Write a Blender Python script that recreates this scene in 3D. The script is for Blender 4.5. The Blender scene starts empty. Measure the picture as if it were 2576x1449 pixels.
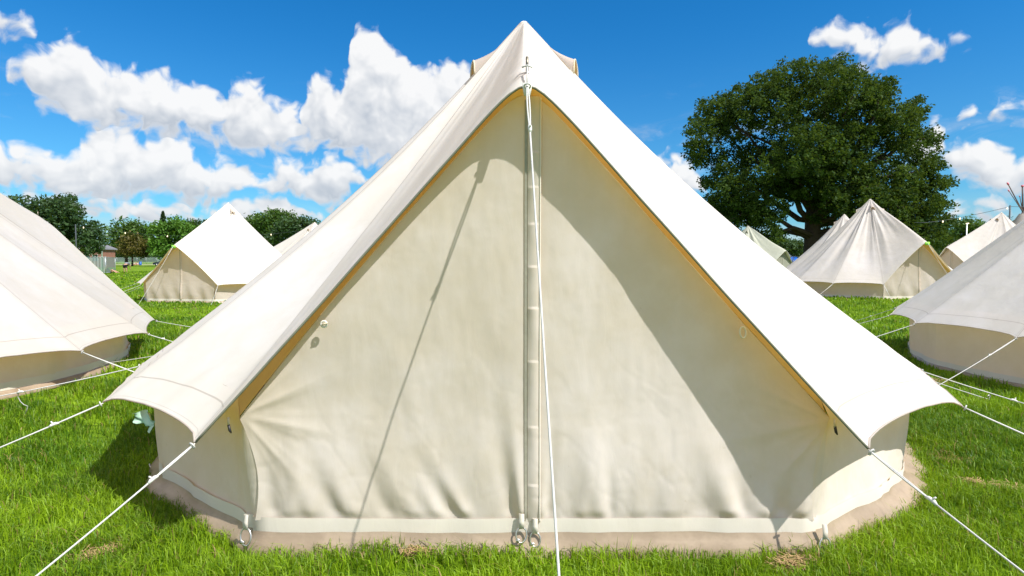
import bpy, math, random
import numpy as np
from mathutils import Vector, Matrix
rng = np.random.default_rng(7); random.seed(7)
sc = bpy.context.scene
COL = sc.collection
PI = math.pi
F = 1500.0; CX, CY = 1288.0, 724.5; CAMH = 1.2; PITCH = math.atan(67.5/1500)

# ------------------------------------------------------------------ camera maths
def ray(px, py):
    x = (px-CX)/F; u = -(py-CY)/F
    c, s = math.cos(PITCH), math.sin(PITCH)
    return np.array([x, c + u*s, -s + u*c])
def at(px, py, depth):
    r = ray(px, py); k = depth/r[1]
    return np.array([0, 0, CAMH]) + r*k
def hitz(px, py, z):
    r = ray(px, py); k = (z-CAMH)/r[2]
    return np.array([0, 0, CAMH]) + r*k

def sstep(a, b, x):
    t = np.clip((np.asarray(x, float)-a)/(b-a), 0, 1); return t*t*(3-2*t)
def gz(x, y):
    x = np.asarray(x, float); y = np.asarray(y, float)
    z = 0.13*sstep(9, 17, y)*sstep(4, 10, x) + 0.9*sstep(150, 240, y)
    z = z + 0.24*sstep(-2.6, -3.9, x)*sstep(2.0, 4.0, y)*sstep(14, 9, y)
    z = z + 0.014*np.sin(x*1.3+0.4)*np.sin(y*1.1+1.0)*sstep(0.0, 3.0, np.abs(y-4.6))
    return z

# ------------------------------------------------------------------ numpy value noise
def _h(ix, iy, iz, seed):
    n = (ix*374761393 + iy*668265263 + iz*2147483647 + seed*974634777) & 0xffffffff
    n = ((n ^ (n >> 13))*1274126177) & 0xffffffff
    return ((n ^ (n >> 16)) & 0xffff)/65535.0
def vnoise(p, seed=0):
    p = np.atleast_2d(p).astype(float); i = np.floor(p).astype(np.int64); f = p-i; f = f*f*(3-2*f)
    r = 0
    for a in (0, 1):
        for b in (0, 1):
            for c in (0, 1):
                w = (f[:, 0] if a else 1-f[:, 0])*(f[:, 1] if b else 1-f[:, 1])*(f[:, 2] if c else 1-f[:, 2])
                r = r + w*_h(i[:, 0]+a, i[:, 1]+b, i[:, 2]+c, seed)
    return r*2-1
def fbm(p, o=3, seed=0):
    r = 0; a = 1
    for k in range(o):
        r = r + a*vnoise(np.asarray(p)*2**k, seed+k); a *= .5
    return r

# ------------------------------------------------------------------ object helpers
def tag(o, label=None, cat=None, group=None, kind=None):
    if label: o['label'] = label
    if cat: o['category'] = cat
    if group: o['group'] = group
    if kind: o['kind'] = kind
    return o
def empty(name, loc=(0, 0, 0), rz=0.0, label=None, cat=None, group=None):
    o = bpy.data.objects.new(name, None); COL.objects.link(o)
    o.location = loc; o.rotation_euler = (0, 0, rz); o.empty_display_size = .2
    return tag(o, label, cat, group)
def link(name, me, mat, parent=None, smooth=True):
    if mat: me.materials.append(mat)
    if smooth and len(me.polygons): me.polygons.foreach_set('use_smooth', np.ones(len(me.polygons), bool))
    o = bpy.data.objects.new(name, me); COL.objects.link(o)
    if parent: o.parent = parent
    return o
class MB:
    def __init__(s): s.v = []; s.f = []
    def add(s, vs, fs):
        n = len(s.v); s.v += [tuple(map(float, v)) for v in vs]; s.f += [tuple(i+n for i in f) for f in fs]; return s
    def box(s, c, d, rz=0.0):
        c = np.array(c, float); hx, hy, hz = d[0]/2, d[1]/2, d[2]/2
        vs = []
        for z in (-hz, hz):
            for x, y in ((-hx, -hy), (hx, -hy), (hx, hy), (-hx, hy)):
                vs.append((c[0]+x*math.cos(rz)-y*math.sin(rz), c[1]+x*math.sin(rz)+y*math.cos(rz), c[2]+z))
        return s.add(vs, [(0, 3, 2, 1), (4, 5, 6, 7), (0, 1, 5, 4), (1, 2, 6, 5), (2, 3, 7, 6), (3, 0, 4, 7)])
    def tube(s, pts, r, n=8, closed=False):
        pts = [np.array(p, float) for p in pts]; N = len(pts)
        rs = r if hasattr(r, '__len__') else [r]*N
        vs = []; up = np.array([0, 0, 1.0]); prev = None
        for i, p in enumerate(pts):
            if closed: t = pts[(i+1) % N]-pts[i-1]
            else: t = pts[min(i+1, N-1)]-pts[max(i-1, 0)]
            t = t/(np.linalg.norm(t)+1e-9)
            if prev is None:
                a = up if abs(t[2]) < .9 else np.array([1.0, 0, 0]); a = a-t*a.dot(t)
            else: a = prev-t*prev.dot(t)
            a = a/(np.linalg.norm(a)+1e-9); prev = a; b = np.cross(t, a)
            for k in range(n):
                q = 2*PI*k/n; vs.append(p+rs[i]*(math.cos(q)*a+math.sin(q)*b))
        fs = []
        for i in range(N if closed else N-1):
            j = (i+1) % N
            for k in range(n):
                l = (k+1) % n; fs.append((i*n+k, i*n+l, j*n+l, j*n+k))
        if not closed: fs += [tuple(range(n))[::-1], tuple((N-1)*n+k for k in range(n))]
        return s.add(vs, fs)
    def build(s, name, mat, parent=None, smooth=True):
        me = bpy.data.meshes.new(name); me.from_pydata(s.v, [], s.f); me.update()
        return link(name, me, mat, parent, smooth)
def grid_mesh(name, P, mat, parent=None, attrs=None, closed=False, flip=False):
    """P (nr, nc, 3)"""
    nr, nc = P.shape[:2]
    idx = np.arange(nr*nc).reshape(nr, nc)
    if closed: idx = np.concatenate([idx, idx[:, :1]], 1)
    q = np.stack([idx[:-1, :-1], idx[:-1, 1:], idx[1:, 1:], idx[1:, :-1]], -1).reshape(-1, 4)
    if flip: q = q[:, ::-1]
    me = fast_mesh(name, P.reshape(-1, 3), q)
    if attrs:
        for k, a in attrs.items():
            at_ = me.attributes.new(k, 'FLOAT', 'POINT'); at_.data.foreach_set('value', np.asarray(a, np.float32).ravel())
    return link(name, me, mat, parent)
def fast_mesh(name, V, *faces):
    me = bpy.data.meshes.new(name); V = np.asarray(V, np.float32)
    me.vertices.add(len(V)); me.vertices.foreach_set('co', V.ravel())
    loops = np.concatenate([f.ravel() for f in faces]); tot = np.concatenate([np.full(len(f), f.shape[1]) for f in faces])
    st = np.concatenate([[0], np.cumsum(tot)[:-1]])
    me.loops.add(len(loops)); me.loops.foreach_set('vertex_index', loops.astype(np.int32))
    me.polygons.add(len(tot)); me.polygons.foreach_set('loop_start', st.astype(np.int32)); me.polygons.foreach_set('loop_total', tot.astype(np.int32))
    me.update(calc_edges=True); return me

# ------------------------------------------------------------------ materials
class NT:
    def __init__(s, nt): s.nt = nt; s.n = nt.nodes; s.l = nt.links
    def node(s, t, **kw):
        n = s.n.new(t)
        for k, v in kw.items(): setattr(n, k, v)
        return n
    def set(s, inp, v):
        if isinstance(v, bpy.types.NodeSocket): s.l.new(v, inp)
        elif v is not None: inp.default_value = v
    def math(s, op, a, b=None, c=None, clamp=False):
        n = s.node('ShaderNodeMath', operation=op, use_clamp=clamp)
        for i, v in enumerate((a, b, c)):
            if v is not None: s.set(n.inputs[i], v)
        return n.outputs[0]
    def vmath(s, op, a, b=None, out=0):
        n = s.node('ShaderNodeVectorMath', operation=op)
        for i, v in enumerate((a, b)):
            if v is not None: s.set(n.inputs[i], v)
        return n.outputs[out]
    def mix(s, f, a, b, blend='MIX'):
        n = s.node('ShaderNodeMix', data_type='RGBA', blend_type=blend)
        s.set(n.inputs[0], f); s.set(n.inputs[6], a); s.set(n.inputs[7], b); return n.outputs[2]
    def noise(s, vec, scale, detail=3, rough=.5, dist=0.0, out=0):
        n = s.node('ShaderNodeTexNoise'); n.inputs['Scale'].default_value = scale; n.inputs['Detail'].default_value = detail
        n.inputs['Roughness'].default_value = rough; n.inputs['Distortion'].default_value = dist
        if vec is not None: s.l.new(vec, n.inputs['Vector'])
        return n.outputs[out]
    def remap(s, v, a, b, c=0.0, d=1.0, smooth=True):
        n = s.node('ShaderNodeMapRange', interpolation_type='SMOOTHSTEP' if smooth else 'LINEAR')
        s.set(n.inputs[0], v)
        for i, q in enumerate((a, b, c, d)): s.set(n.inputs[i+1], q)
        return n.outputs[0]
    def attr(s, name, out='Fac'):
        return s.node('ShaderNodeAttribute', attribute_name=name).outputs[out]
    def bump(s, h, strength, dist, normal=None):
        n = s.node('ShaderNodeBump'); n.inputs['Strength'].default_value = strength; n.inputs['Distance'].default_value = dist
        s.set(n.inputs['Height'], h)
        if normal is not None: s.l.new(normal, n.inputs['Normal'])
        return n.outputs[0]
def new_mat(name):
    m = bpy.data.materials.new(name); m.use_nodes = True; m.node_tree.nodes.clear(); return m, NT(m.node_tree)
def col4(c): return (c[0], c[1], c[2], 1)
def fin(t, sh):
    o = t.node('ShaderNodeOutputMaterial'); t.l.new(sh, o.inputs['Surface'])
def simple(name, c, rough=.6, metal=0.0, var=.0, scale=20, spec=.5, bump=0, emit=None):
    m, t = new_mat(name)
    p = t.node('ShaderNodeBsdfPrincipled'); p.inputs['Roughness'].default_value = rough; p.inputs['Metallic'].default_value = metal
    p.inputs['Specular IOR Level'].default_value = spec
    co = t.node('ShaderNodeTexCoord').outputs['Object']
    n = t.noise(co, scale, 4, .6)
    c2 = tuple(x*(1-var) for x in c)
    t.set(p.inputs['Base Color'], t.mix(n, col4(c2), col4(tuple(min(1, x*(1+var*.6)) for x in c))))
    if bump: t.set(p.inputs['Normal'], t.bump(n, bump, .01))
    if emit: p.inputs['Emission Color'].default_value = col4(emit[:3]); p.inputs['Emission Strength'].default_value = emit[3]
    fin(t, p.outputs[0]); return m
def canvas(name, c, tc, tr=.22, weave=900, wr=.25, seams=True, dirt=.08, wscale=3.0, wamp=.02, spec=.15):
    """cotton canvas: rough cloth that lets some warm light through"""
    m, t = new_mat(name)
    co = t.node('ShaderNodeTexCoord').outputs['Object']
    big = t.noise(co, 1.3, 4, .6); mid = t.noise(co, 7, 4, .65)
    f = t.math('ADD', t.math('MULTIPLY', big, .65), t.math('MULTIPLY', mid, .35))
    f = t.remap(f, .38, .68)
    dark = (c[0]*(1-dirt), c[1]*(1-dirt*1.15), c[2]*(1-dirt*1.8))
    base = t.mix(f, col4(dark), col4(c))
    # small specks
    sp = t.remap(t.noise(co, 38, 2, .5), .74, .79, 0, .35)
    base = t.mix(sp, base, col4((c[0]*.72, c[1]*.66, c[2]*.55)))
    mp = t.node('ShaderNodeMapping'); mp.inputs['Scale'].default_value = (1, 1, .3); t.l.new(co, mp.inputs[0])
    h1 = t.noise(co, wscale, 3, .5, .4); h2 = t.noise(mp.outputs[0], wscale*5, 4, .6, .8)
    hh = t.math('ADD', t.math('MULTIPLY', h1, .85), t.math('MULTIPLY', h2, .15))
    nb = t.bump(hh, wr, wamp*3)
    nw = t.bump(t.noise(co, weave, 1, .5), .12, .001, nb)
    if seams:
        sd = t.attr('sd'); ed = t.attr('ed')
        s1 = t.math('SUBTRACT', 1.0, t.remap(sd, .002, .006))
        s2 = t.remap(t.math('ABSOLUTE', t.math('SUBTRACT', sd, .017)), .0012, .003, 1, 0)
        s3 = t.remap(t.math('ABSOLUTE', t.math('SUBTRACT', ed, .165)), .002, .006, 1, 0)
        s4 = t.remap(t.math('ABSOLUTE', t.math('SUBTRACT', ed, .022)), .001, .003, 1, 0)
        s = t.math('MAXIMUM', t.math('MAXIMUM', s1, s3), t.math('MAXIMUM', t.math('MULTIPLY', s2, .5), t.math('MULTIPLY', s4, .6)))
        base = t.mix(t.math('MULTIPLY', s, .50), base, col4((c[0]*.32, c[1]*.30, c[2]*.28)))
        # double cloth at seams: step in the surface
        step = t.remap(sd, .016, .022, 1, 0)
        nw = t.bump(step, .6, .002, nw)
    p = t.node('ShaderNodeBsdfPrincipled'); p.inputs['Roughness'].default_value = .85; p.inputs['Specular IOR Level'].default_value = spec
    t.set(p.inputs['Base Color'], base); t.set(p.inputs['Normal'], nw)
    tl = t.node('ShaderNodeBsdfTranslucent'); tl.inputs['Color'].default_value = col4(tc); t.set(tl.inputs['Normal'], nb)
    mx = t.node('ShaderNodeMixShader'); mx.inputs[0].default_value = tr
    t.l.new(p.outputs[0], mx.inputs[1]); t.l.new(tl.outputs[0], mx.inputs[2])
    fin(t, mx.outputs[0]); return m

M = {}
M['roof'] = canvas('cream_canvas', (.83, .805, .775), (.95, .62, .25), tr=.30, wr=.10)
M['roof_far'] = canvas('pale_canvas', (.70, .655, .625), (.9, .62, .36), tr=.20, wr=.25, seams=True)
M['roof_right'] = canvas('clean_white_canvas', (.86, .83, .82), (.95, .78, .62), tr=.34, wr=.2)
M['gusset'] = canvas('glow_tinted_canvas', (.80, .66, .40), (1.0, .66, .18), tr=.40, wr=.2, seams=False, dirt=.15)  # ochre colour paints in the warm glow of sun through cloth
M['roof_left'] = canvas('toned_cream_canvas', (.64, .61, .585), (.95, .64, .34), tr=.28, wr=.12)  # cream canvas, evenly darker for the left tent
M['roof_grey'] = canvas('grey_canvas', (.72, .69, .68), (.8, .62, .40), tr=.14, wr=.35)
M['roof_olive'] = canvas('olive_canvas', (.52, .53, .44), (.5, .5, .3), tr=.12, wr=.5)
M['door'] = canvas('door_canvas', (.775, .715, .665), (.95, .72, .46), tr=.22, wr=.12, seams=False, dirt=.13)
M['wall'] = canvas('wall_canvas', (.82, .755, .675), (.95, .70, .25), tr=.20, wr=.3, seams=False, dirt=.10)
M['wall_far'] = canvas('wall_canvas_pale', (.86, .78, .72), (.98, .78, .60), tr=.46, wr=.3, seams=False, dirt=.10)
M['hemband'] = canvas('hem_band_canvas', (.82, .755, .665), (.9, .7, .45), tr=.08, wr=.12, seams=False, dirt=.06)
M['edge'] = simple('olive_edge_tape', (.20, .20, .14), .8, var=.3)
M['edgepale'] = simple('cream_edge_tape', (.66, .58, .42), .8, var=.15)
M['zip'] = simple('zip_tape', (.33, .31, .24), .7, var=.3, scale=60)
M['rope'] = None
def rope_mat():
    m, t = new_mat('braided_rope')
    co = t.node('ShaderNodeTexCoord').outputs['Object']
    v = t.node('ShaderNodeTexVoronoi'); v.inputs['Scale'].default_value = 75; t.l.new(co, v.inputs['Vector'])
    fl = t.remap(v.outputs['Distance'], .10, .16, 1, 0)
    base = t.mix(fl, (.56, .55, .52, 1), (.30, .32, .38, 1))
    p = t.node('ShaderNodeBsdfPrincipled'); p.inputs['Roughness'].default_value = .75
    t.set(p.inputs['Base Color'], base); t.set(p.inputs['Normal'], t.bump(t.noise(co, 400, 2), .4, .001))
    fin(t, p.outputs[0]); return m
M['rope'] = rope_mat()
M['webbing'] = simple('white_webbing', (.78, .75, .68), .8, var=.1)
M['runner'] = simple('runner_plastic', (.72, .70, .66), .5, var=.15)
M['blackrubber'] = simple('black_rubber', (.02, .02, .025), .5, var=.3)
M['steel'] = simple('galvanised_wire', (.62, .60, .56), .32, metal=.85, var=.1)
M['spike'] = simple('pole_spike_steel', (.25, .22, .16), .4, metal=.8, var=.2)
M['lime'] = simple('lime_tape', (.35, .80, .08), .5, var=.1)
def vinyl():
    m, t = new_mat('groundsheet_vinyl')
    co = t.node('ShaderNodeTexCoord').outputs['Object']
    mp = t.node('ShaderNodeMapping'); mp.inputs['Scale'].default_value = (1, 1, 3.5); t.l.new(co, mp.inputs[0])
    n = t.noise(mp.outputs[0], 4, 3, .5, .6)
    dirt = t.noise(co, 3, 5, .7)
    base = t.mix(t.remap(dirt, .42, .62), (.31, .235, .16, 1), (.39, .30, .21, 1))
    p = t.node('ShaderNodeBsdfPrincipled'); p.inputs['Roughness'].default_value = .34; p.inputs['Specular IOR Level'].default_value = .5
    t.set(p.inputs['Base Color'], base); t.set(p.inputs['Normal'], t.bump(n, .22, .02))
    fin(t, p.outputs[0]); return m
M['vinyl'] = vinyl()
def foliage(name, c, c2, trans=.3, rough=.55, spec=.3):
    m, t = new_mat(name)
    a = t.attr('tint')
    base = t.mix(a, col4(c), col4(c2))
    p = t.node('ShaderNodeBsdfPrincipled'); p.inputs['Roughness'].default_value = rough; p.inputs['Specular IOR Level'].default_value = spec
    t.set(p.inputs['Base Color'], base)
    tl = t.node('ShaderNodeBsdfTranslucent'); t.set(tl.inputs['Color'], t.mix(.5, base, (.25, .35, .03, 1)))
    mx = t.node('ShaderNodeMixShader'); mx.inputs[0].default_value = trans
    t.l.new(p.outputs[0], mx.inputs[1]); t.l.new(tl.outputs[0], mx.inputs[2]); fin(t, mx.outputs[0]); return m
M['oakleaf'] = foliage('oak_leaves', (.010, .032, .008), (.062, .108, .014), .22, .6, .10)
M['leafmid'] = foliage('mid_green_leaves', (.03, .08, .015), (.09, .17, .025), .25)
M['leafdark'] = foliage('dark_green_leaves', (.018, .05, .018), (.05, .10, .025), .2)
M['leafbright'] = foliage('bright_green_leaves', (.05, .13, .015), (.12, .26, .025), .25)
M['leafbrown'] = foliage('bronze_leaves', (.06, .05, .012), (.14, .12, .02), .2)
M['bark'] = simple('bark', (.085, .058, .04), .9, var=.5, scale=6, bump=.8)

# ------------------------------------------------------------------ tents
def d2(th): return np.array([math.sin(math.radians(th)), -math.cos(math.radians(th)), 0])
def build_tent(name, label, loc, rotdeg, tips, porch, H=3.04, group=None, nu=14, npo=41, nt=46,
               sag=.06, secsag=.05, scallop=.085, wrinkle=0.004, mats=None, vents=((85, .150), (-85, .150), (175, .150)),
               ropes=None, rope_len=1.35, wall_z=.10, base_r=.16, door=None, detail=False, seed=3, roof_detail_fn=None, skirt_bulge=None, limetag=False, peg=True):
    """tips: (theta deg, radius, z) from the right porch tip round the back to the left porch tip, porch faces theta = 0 (local -Y)."""
    mt = dict(roof=M['roof'], door=M['door'], wall=M['wall'], hem=M['hemband'], edge=M['edgepale'])
    if mats: mt.update(mats)
    root = empty(name, loc, math.radians(rotdeg), label, 'tent', group)
    A0 = np.array([0, 0, H])
    T = [np.array([r*math.sin(math.radians(th)), -r*math.cos(math.radians(th)), z]) for th, r, z in tips]
    th_t = [t_[0] for t_ in tips]
    lip = np.array(porch['lip']); spike = np.array(porch['spike']); e = porch.get('e', .05); bow = porch.get('bow', .04)
    cols = []   # E, m, outward dir, s(porch) or None, theta
    for i in range(len(T)-1):
        for k in range(nu):
            u = k/nu; E = T[i]*(1-u)+T[i+1]*u; th = th_t[i]*(1-u)+th_t[i+1]*u
            cols.append((E, 4*u*(1-u), d2(th), None, th, u, min(u, 1-u)*np.linalg.norm(T[i+1]-T[i])))
    def hem(s):
        a = (math.sqrt(s*s+e*e)-e)/(math.sqrt(1+e*e)-e)
        tip = T[0] if s > 0 else T[-1]
        l = abs(s)
        P = np.array([lip[0]+(tip[0]-lip[0])*l, lip[1]+(tip[1]-lip[1])*a, lip[2]+(tip[2]-lip[2])*a])
        P = P + np.array([(1 if s > 0 else -1)*porch.get('bowx', bow*.25), bow, 0])*math.sin(PI*min(1, l))
        return P, l
    for k in range(npo):
        s = -1+2*k/(npo-1)
        if k == npo-1: break
        E, a = hem(s)
        thf = th_t[-1]-360 if s < 0 else th_t[0]
        th = thf*abs(s)
        cols.append((E, 0.0, d2(th), s, th, None, min(1-abs(s), .5)*1.5))
    nc = len(cols)
    E = np.array([c[0] for c in cols]); m = np.array([c[1] for c in cols]); D = np.array([c[2] for c in cols])
    S = np.array([9.0 if c[3] is None else c[3] for c in cols]); TH = np.array([c[4] for c in cols]); SD = np.array([c[6] for c in cols])
    A = A0 + D*.035
    def surf(t, extra=True):
        """all columns at parameter t -> (nc,3)"""
        P = A*(1-t)+E*t
        n = D*.68+np.array([0, 0, .73])
        r = max(0, t)
        P = P - n*(sag*math.sin(PI*min(t, 1))*np.where(S > 2, 1, porch.get('sagk', .3)))[:, None]
        P = P - n*(secsag*m*math.sin(PI*min(t, 1)))[:, None]
        up = (A-E); up = up/np.linalg.norm(up, axis=1)[:, None]
        P = P + up*((scallop*m**.5)*t**8)[:, None]
        # rounded cap
        if t < .03: P[:, 2] = P[:, 2] - .0
        # porch ridge
        w = np.where(S > 2, 0, np.exp(-(S/porch.get('rw', .10))**2))
        g = t/.9 if t < .9 else (1-t)/.1
        ref = A0*.1+lip*.9
        vec = spike-ref
        P = P + vec[None]*(w*max(g, 0)**(1.15 if t < .9 else 1))[:, None]
        # facets of the porch belly inward a little
        bl = np.where(S > 2, 0, np.sin(PI*np.clip(np.abs(S), 0, 1)))
        P = P - n*(porch.get('belly', .05)*bl*math.sin(PI*min(t, 1)))[:, None]
        if extra and wrinkle:
            q = np.stack([np.radians(TH)*9, np.full(nc, t*1.6), np.full(nc, seed*3.1)], 1)
            q2 = np.stack([np.radians(TH)*22, np.full(nc, t*2.2), np.full(nc, seed*5.3)], 1)
            wv = (fbm(q, 2, seed)+.5*fbm(q2, 2, seed+9))*wrinkle*(.25+1.2*math.sin(PI*t**.7))*min(1, t*6)*(1-t**8)
            P = P + n*wv[:, None]
            # short puckers along the hem
            q3 = np.stack([np.radians(TH)*60, np.full(nc, t*9), np.full(nc, seed*2.3)], 1)
            P = P + n*(fbm(q3, 1, seed+4)*.0035*math.exp(-((1-t)/.07)**2)*np.where(S > 2, 1, 0))[:, None]
        if roof_detail_fn is not None and extra: P = roof_detail_fn(P, t, TH, S, n)
        return P
    ts = np.concatenate([np.linspace(0, .85, nt-12), np.linspace(.85, 1, 13)[1:]])
    R = np.stack([surf(t) for t in ts])
    elen = np.linalg.norm(A-E, axis=1)
    ed = (1-ts)[:, None]*elen[None]*np.where(S > 2, 1, np.maximum(.35, np.abs(S)))[None]
    ed = np.where((S < 2)[None] & (np.abs(S) < .985)[None], 9.0, ed)
    sd = ts[:, None]*SD[None]
    roof = grid_mesh('roof', R, mt['roof'], root, {'sd': sd, 'ed': ed}, closed=True, flip=True)
    # cap at the peak
    mb = MB(); ring0 = [A0+np.array([math.sin(a)*.037, -math.cos(a)*.037, -.004]) for a in np.linspace(0, 2*PI, 13)[:-1]]
    vs = [tuple(p) for p in ring0]+[(p[0]*.6, p[1]*.6, p[2]+.017) for p in ring0]+[(0, 0, H+.02)]
    fs = [(i, (i+1) % 12, 12+(i+1) % 12, 12+i) for i in range(12)]+[(12+i, 12+(i+1) % 12, 24) for i in range(12)]
    mb.add(vs, fs); mb.build('peak_cap', mt['hem'], roof)
    # hem tape along the whole roof edge
    bd = R[-1]; por = S < 2
    mbh = MB(); idx = [i for i in range(nc)]
    p1 = [bd[i] for i in range(nc) if not por[i]]+[bd[[i for i in range(nc) if por[i]][0]]]
    mbh.tube(p1, .0045, 6); mbh.build('eave_hem', mt['roof'], roof)
    mbh = MB(); ip = [i for i in range(nc) if por[i]]+[0]
    off = np.array([0, .004, -.003])
    mbh.tube([bd[i]+off for i in ip], .0048, 6); mbh.build('porch_hem', mt['edge'], roof)
    # door panel ----------------------------------------------------------
    dr = door
    xl, xr, yd, zc, xt, zt = dr['xl'], dr['xr'], dr['y'], dr['zc'], dr['xt'], dr['zt']
    ytop = dr.get('ytop', yd)
    hemc = {}
    for sd_ in (-1, 1):
        hp_ = [hem(sd_*q/60)[0] for q in range(61)][::-1]      # tip -> lip, z rising
        hemc[sd_] = (np.array([p[2] for p in hp_]), np.array([p[0] for p in hp_]))
    inset = dr.get('inset', .006)
    def xlz(z, side):
        xc = xl if side < 0 else xr
        H_, X_ = hemc[side]
        if z >= zc:
            x = float(np.interp(z+inset, H_, X_)); xcc = float(np.interp(zc+inset, H_, X_))
            u = max(0, (zt-z)/(zt-zc))
            return x+(xc-xcc)*u**3
        u = (zc-z)/(zc-wall_z)
        seam = dr.get('seam', (.05, .03))
        return xc - side*(seam[0]*math.sin(PI*min(1, u*.9))*1.0)+side*seam[1]*u
    nz = dr.get('nz', 60); nx = dr.get('nx', 30)
    dfn = dr.get('fn', lambda x, z: np.zeros_like(x))
    def panel(x0f, x1f, nm, par, mat, z0, z1, yo=0.0, nz_=None, nx_=None, fold=True):
        nz_ = nz_ or nz; nx_ = nx_ or nx
        zs = z0+(z1-z0)*np.linspace(0, 1, nz_)
        P = np.zeros((nz_, nx_, 3))
        for j, z in enumerate(zs):
            a, b = x0f(z), x1f(z)
            if b < a: b = a+1e-4
            xx = np.linspace(a, b, nx_)
            yy = yd+(ytop-yd)*max(0, (z-zc)/(zt-zc))
            P[j, :, 0] = xx; P[j, :, 2] = z; P[j, :, 1] = yy+yo
            if fold: P[j, :, 1] -= dfn(xx, np.full(nx_, z))
        return grid_mesh(nm, P, mat, par)
    zx = dr.get('zipx', xt)
    panel(lambda z: min(xlz(z, -1), zx-.002), lambda z: zx, 'door_flap', root, mt['door'], wall_z+.04, zt)
    panel(lambda z: zx, lambda z: max(xlz(z, 1), zx+.002), 'door_flap', root, mt['door'], wall_z+.04, zt)
    # zip and its storm flap
    zp = panel(lambda z: zx-.011, lambda z: zx+.001, 'zip', root, M['zip'], wall_z+.04, zt-.02, -.004, nz, 3)
    fl0 = dr.get('flapw', .05)
    zs = np.linspace(wall_z+.04, zt-.01, nz*2); P = np.zeros((nz*2, 7, 3))
    for j, z in enumerate(zs):
        for k in range(7):
            u = k/6; x = zx+.002+u*fl0
            sg_ = (z/.19+1.3*float(fbm([[1.3, z*2.2, .5]], 2, 5)[0])) % 1.0
            b = math.sin(PI*u)**.8*(.004+.008*sg_**1.1*(.5+.8*abs(float(fbm([[3.3, z*5, 7.5]], 2, 5)[0])))) + u*.006
            P[j, k] = (x, yd+(ytop-yd)*max(0, (z-zc)/(zt-zc))-.006-b-float(dfn(np.array([x]), np.array([z]))[0]), z)
    grid_mesh('zip_flap', P, mt['door'], root)
    mb = MB(); mb.tube([P[j, 6]+np.array([.002, -.001, 0]) for j in range(0, nz*2, 2)], .0035, 5); mb.build('zip_flap_binding', mt['hem'], root)
    # gusset: inner flap between door edge and roof underside
    ring93 = surf(.93, True); ipp = [i for i in range(nc) if por[i]]+[0]
    for side in (-1, 1):
        ii = [i for i in ipp if (S[i] <= 0 if side < 0 else (S[i] >= 0 or i == 0))]
        if side > 0: ii = [i for i in ii if i != 0]+[0]
        G = np.zeros((5, len(ii), 3))
        for j, i in enumerate(ii):
            a = abs(S[i]) if i != 0 else 1.0
            z = min(zt, max(zc, (lip[2]+(T[0 if side > 0 else -1][2]-lip[2])*((math.sqrt(a*a+e*e)-e)/(math.sqrt(1+e*e)-e)))-inset)); x = xlz(z, side)
            D0 = np.array([x+side*.004, yd+(ytop-yd)*(z-zc)/(zt-zc), z])
            Q = ring93[i]
            for k in range(5): G[k, j] = D0*(1-k/4)+Q*(k/4)+np.array([0, 0, -.02*math.sin(PI*k/4)])
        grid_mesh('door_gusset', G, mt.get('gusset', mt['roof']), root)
    # wall ------------------------------------------------------------------
    wcols = []; nw = nu
    cr = np.array([xlz(zc, 1), yd, zc]); cl = np.array([xlz(zc, -1), yd, zc])
    base_pts = []
    r92 = surf(.925, False)-np.array([0, 0, .014])
    def base_at(E_):
        h = np.array([E_[0], E_[1], 0]); r_ = np.linalg.norm(h); return h*(r_-base_r-.08)/r_
    ncw = len([1 for s_ in S if s_ > 2])
    wall = np.zeros((16, ncw+1, 3)); NZ = 16
    lastE = T[-1]
    for j in range(ncw+1):
        Ej = E[j] if j < ncw else lastE
        mj = m[j] if j < ncw else 0
        top = r92[j] if j < ncw else r92[ncw]
        b = base_at(Ej); b = b*(1+.012*mj)
        for side, cc, jj in ((1, cr, j), (-1, cl, ncw-j)):
            w = max(0, 1-jj/(nw*.55))
            if w > 0:
                w = w*w*(3-2*w)
                bx = xlz(wall_z, side)
                top = top*(1-w)+cc*w; b = b*(1-w)+np.array([bx, yd+.0, 0])*w
        for k in range(NZ):
            u = k/(NZ-1); z = top[2]*(1-u)+wall_z*u
            p = top*(1-u)+b*u; p[2] = z
            if j == 0 or j == ncw: p[0] = xlz(z, 1 if j == 0 else -1); p[1] = yd-.003
            n_ = np.array([b[0], b[1], 0]); n_ /= np.linalg.norm(n_)
            edge = min(1, min(j, ncw-j)/3)
            p = p+n_*edge*(math.sin(PI*u)*(-.03*mj+.01)+.012*float(fbm([[j*.55, u*1.2, seed]], 2, seed)[0])*(.4+u)*min(1, 4*u))
            wall[k, j] = p
        base_pts.append(wall[-1, j])
    grid_mesh('wall', wall, mt['wall'], root)
    for side, js, kc in ((1, list(range(0, 9)), 0), (-1, list(range(ncw, ncw-9, -1)), ncw)):
        apx = ring93[kc] if kc < nc else ring93[0]
        fv = [apx+np.array([0, .004, -.004])]+[wall[0, j] for j in js]
        MB().add(fv, [(0, q+1, q+2) for q in range(len(js)-1)]).build('corner_gusset', mt['wall'], root)
    # hem band (doubled cloth at the foot) runs all round, door included
    bp = [p.copy() for p in base_pts]
    doorbase = []
    for x in np.linspace(xlz(wall_z+.04, -1), xlz(wall_z+.04, 1), 40)[1:-1]:
        doorbase.append(np.array([x, yd-float(dfn(np.array([x]), np.array([wall_z+.045]))[0]), wall_z]))
    loop = bp+doorbase   # right corner -> back -> left corner -> across door
    L = np.array(loop); L[:, 2] = wall_z
    nlo = len(L); cen = np.array([0, 0, 0])
    tang = np.roll(L, -1, 0)-np.roll(L, 1, 0); nn = np.stack([-tang[:, 1], tang[:, 0], 0*tang[:, 0]], 1); nn /= (np.linalg.norm(nn, axis=1)[:, None]+1e-9)
    sg = np.sign((nn*(L*np.array([1, 1, 0]))).sum(1)); nn *= sg[:, None]
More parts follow.
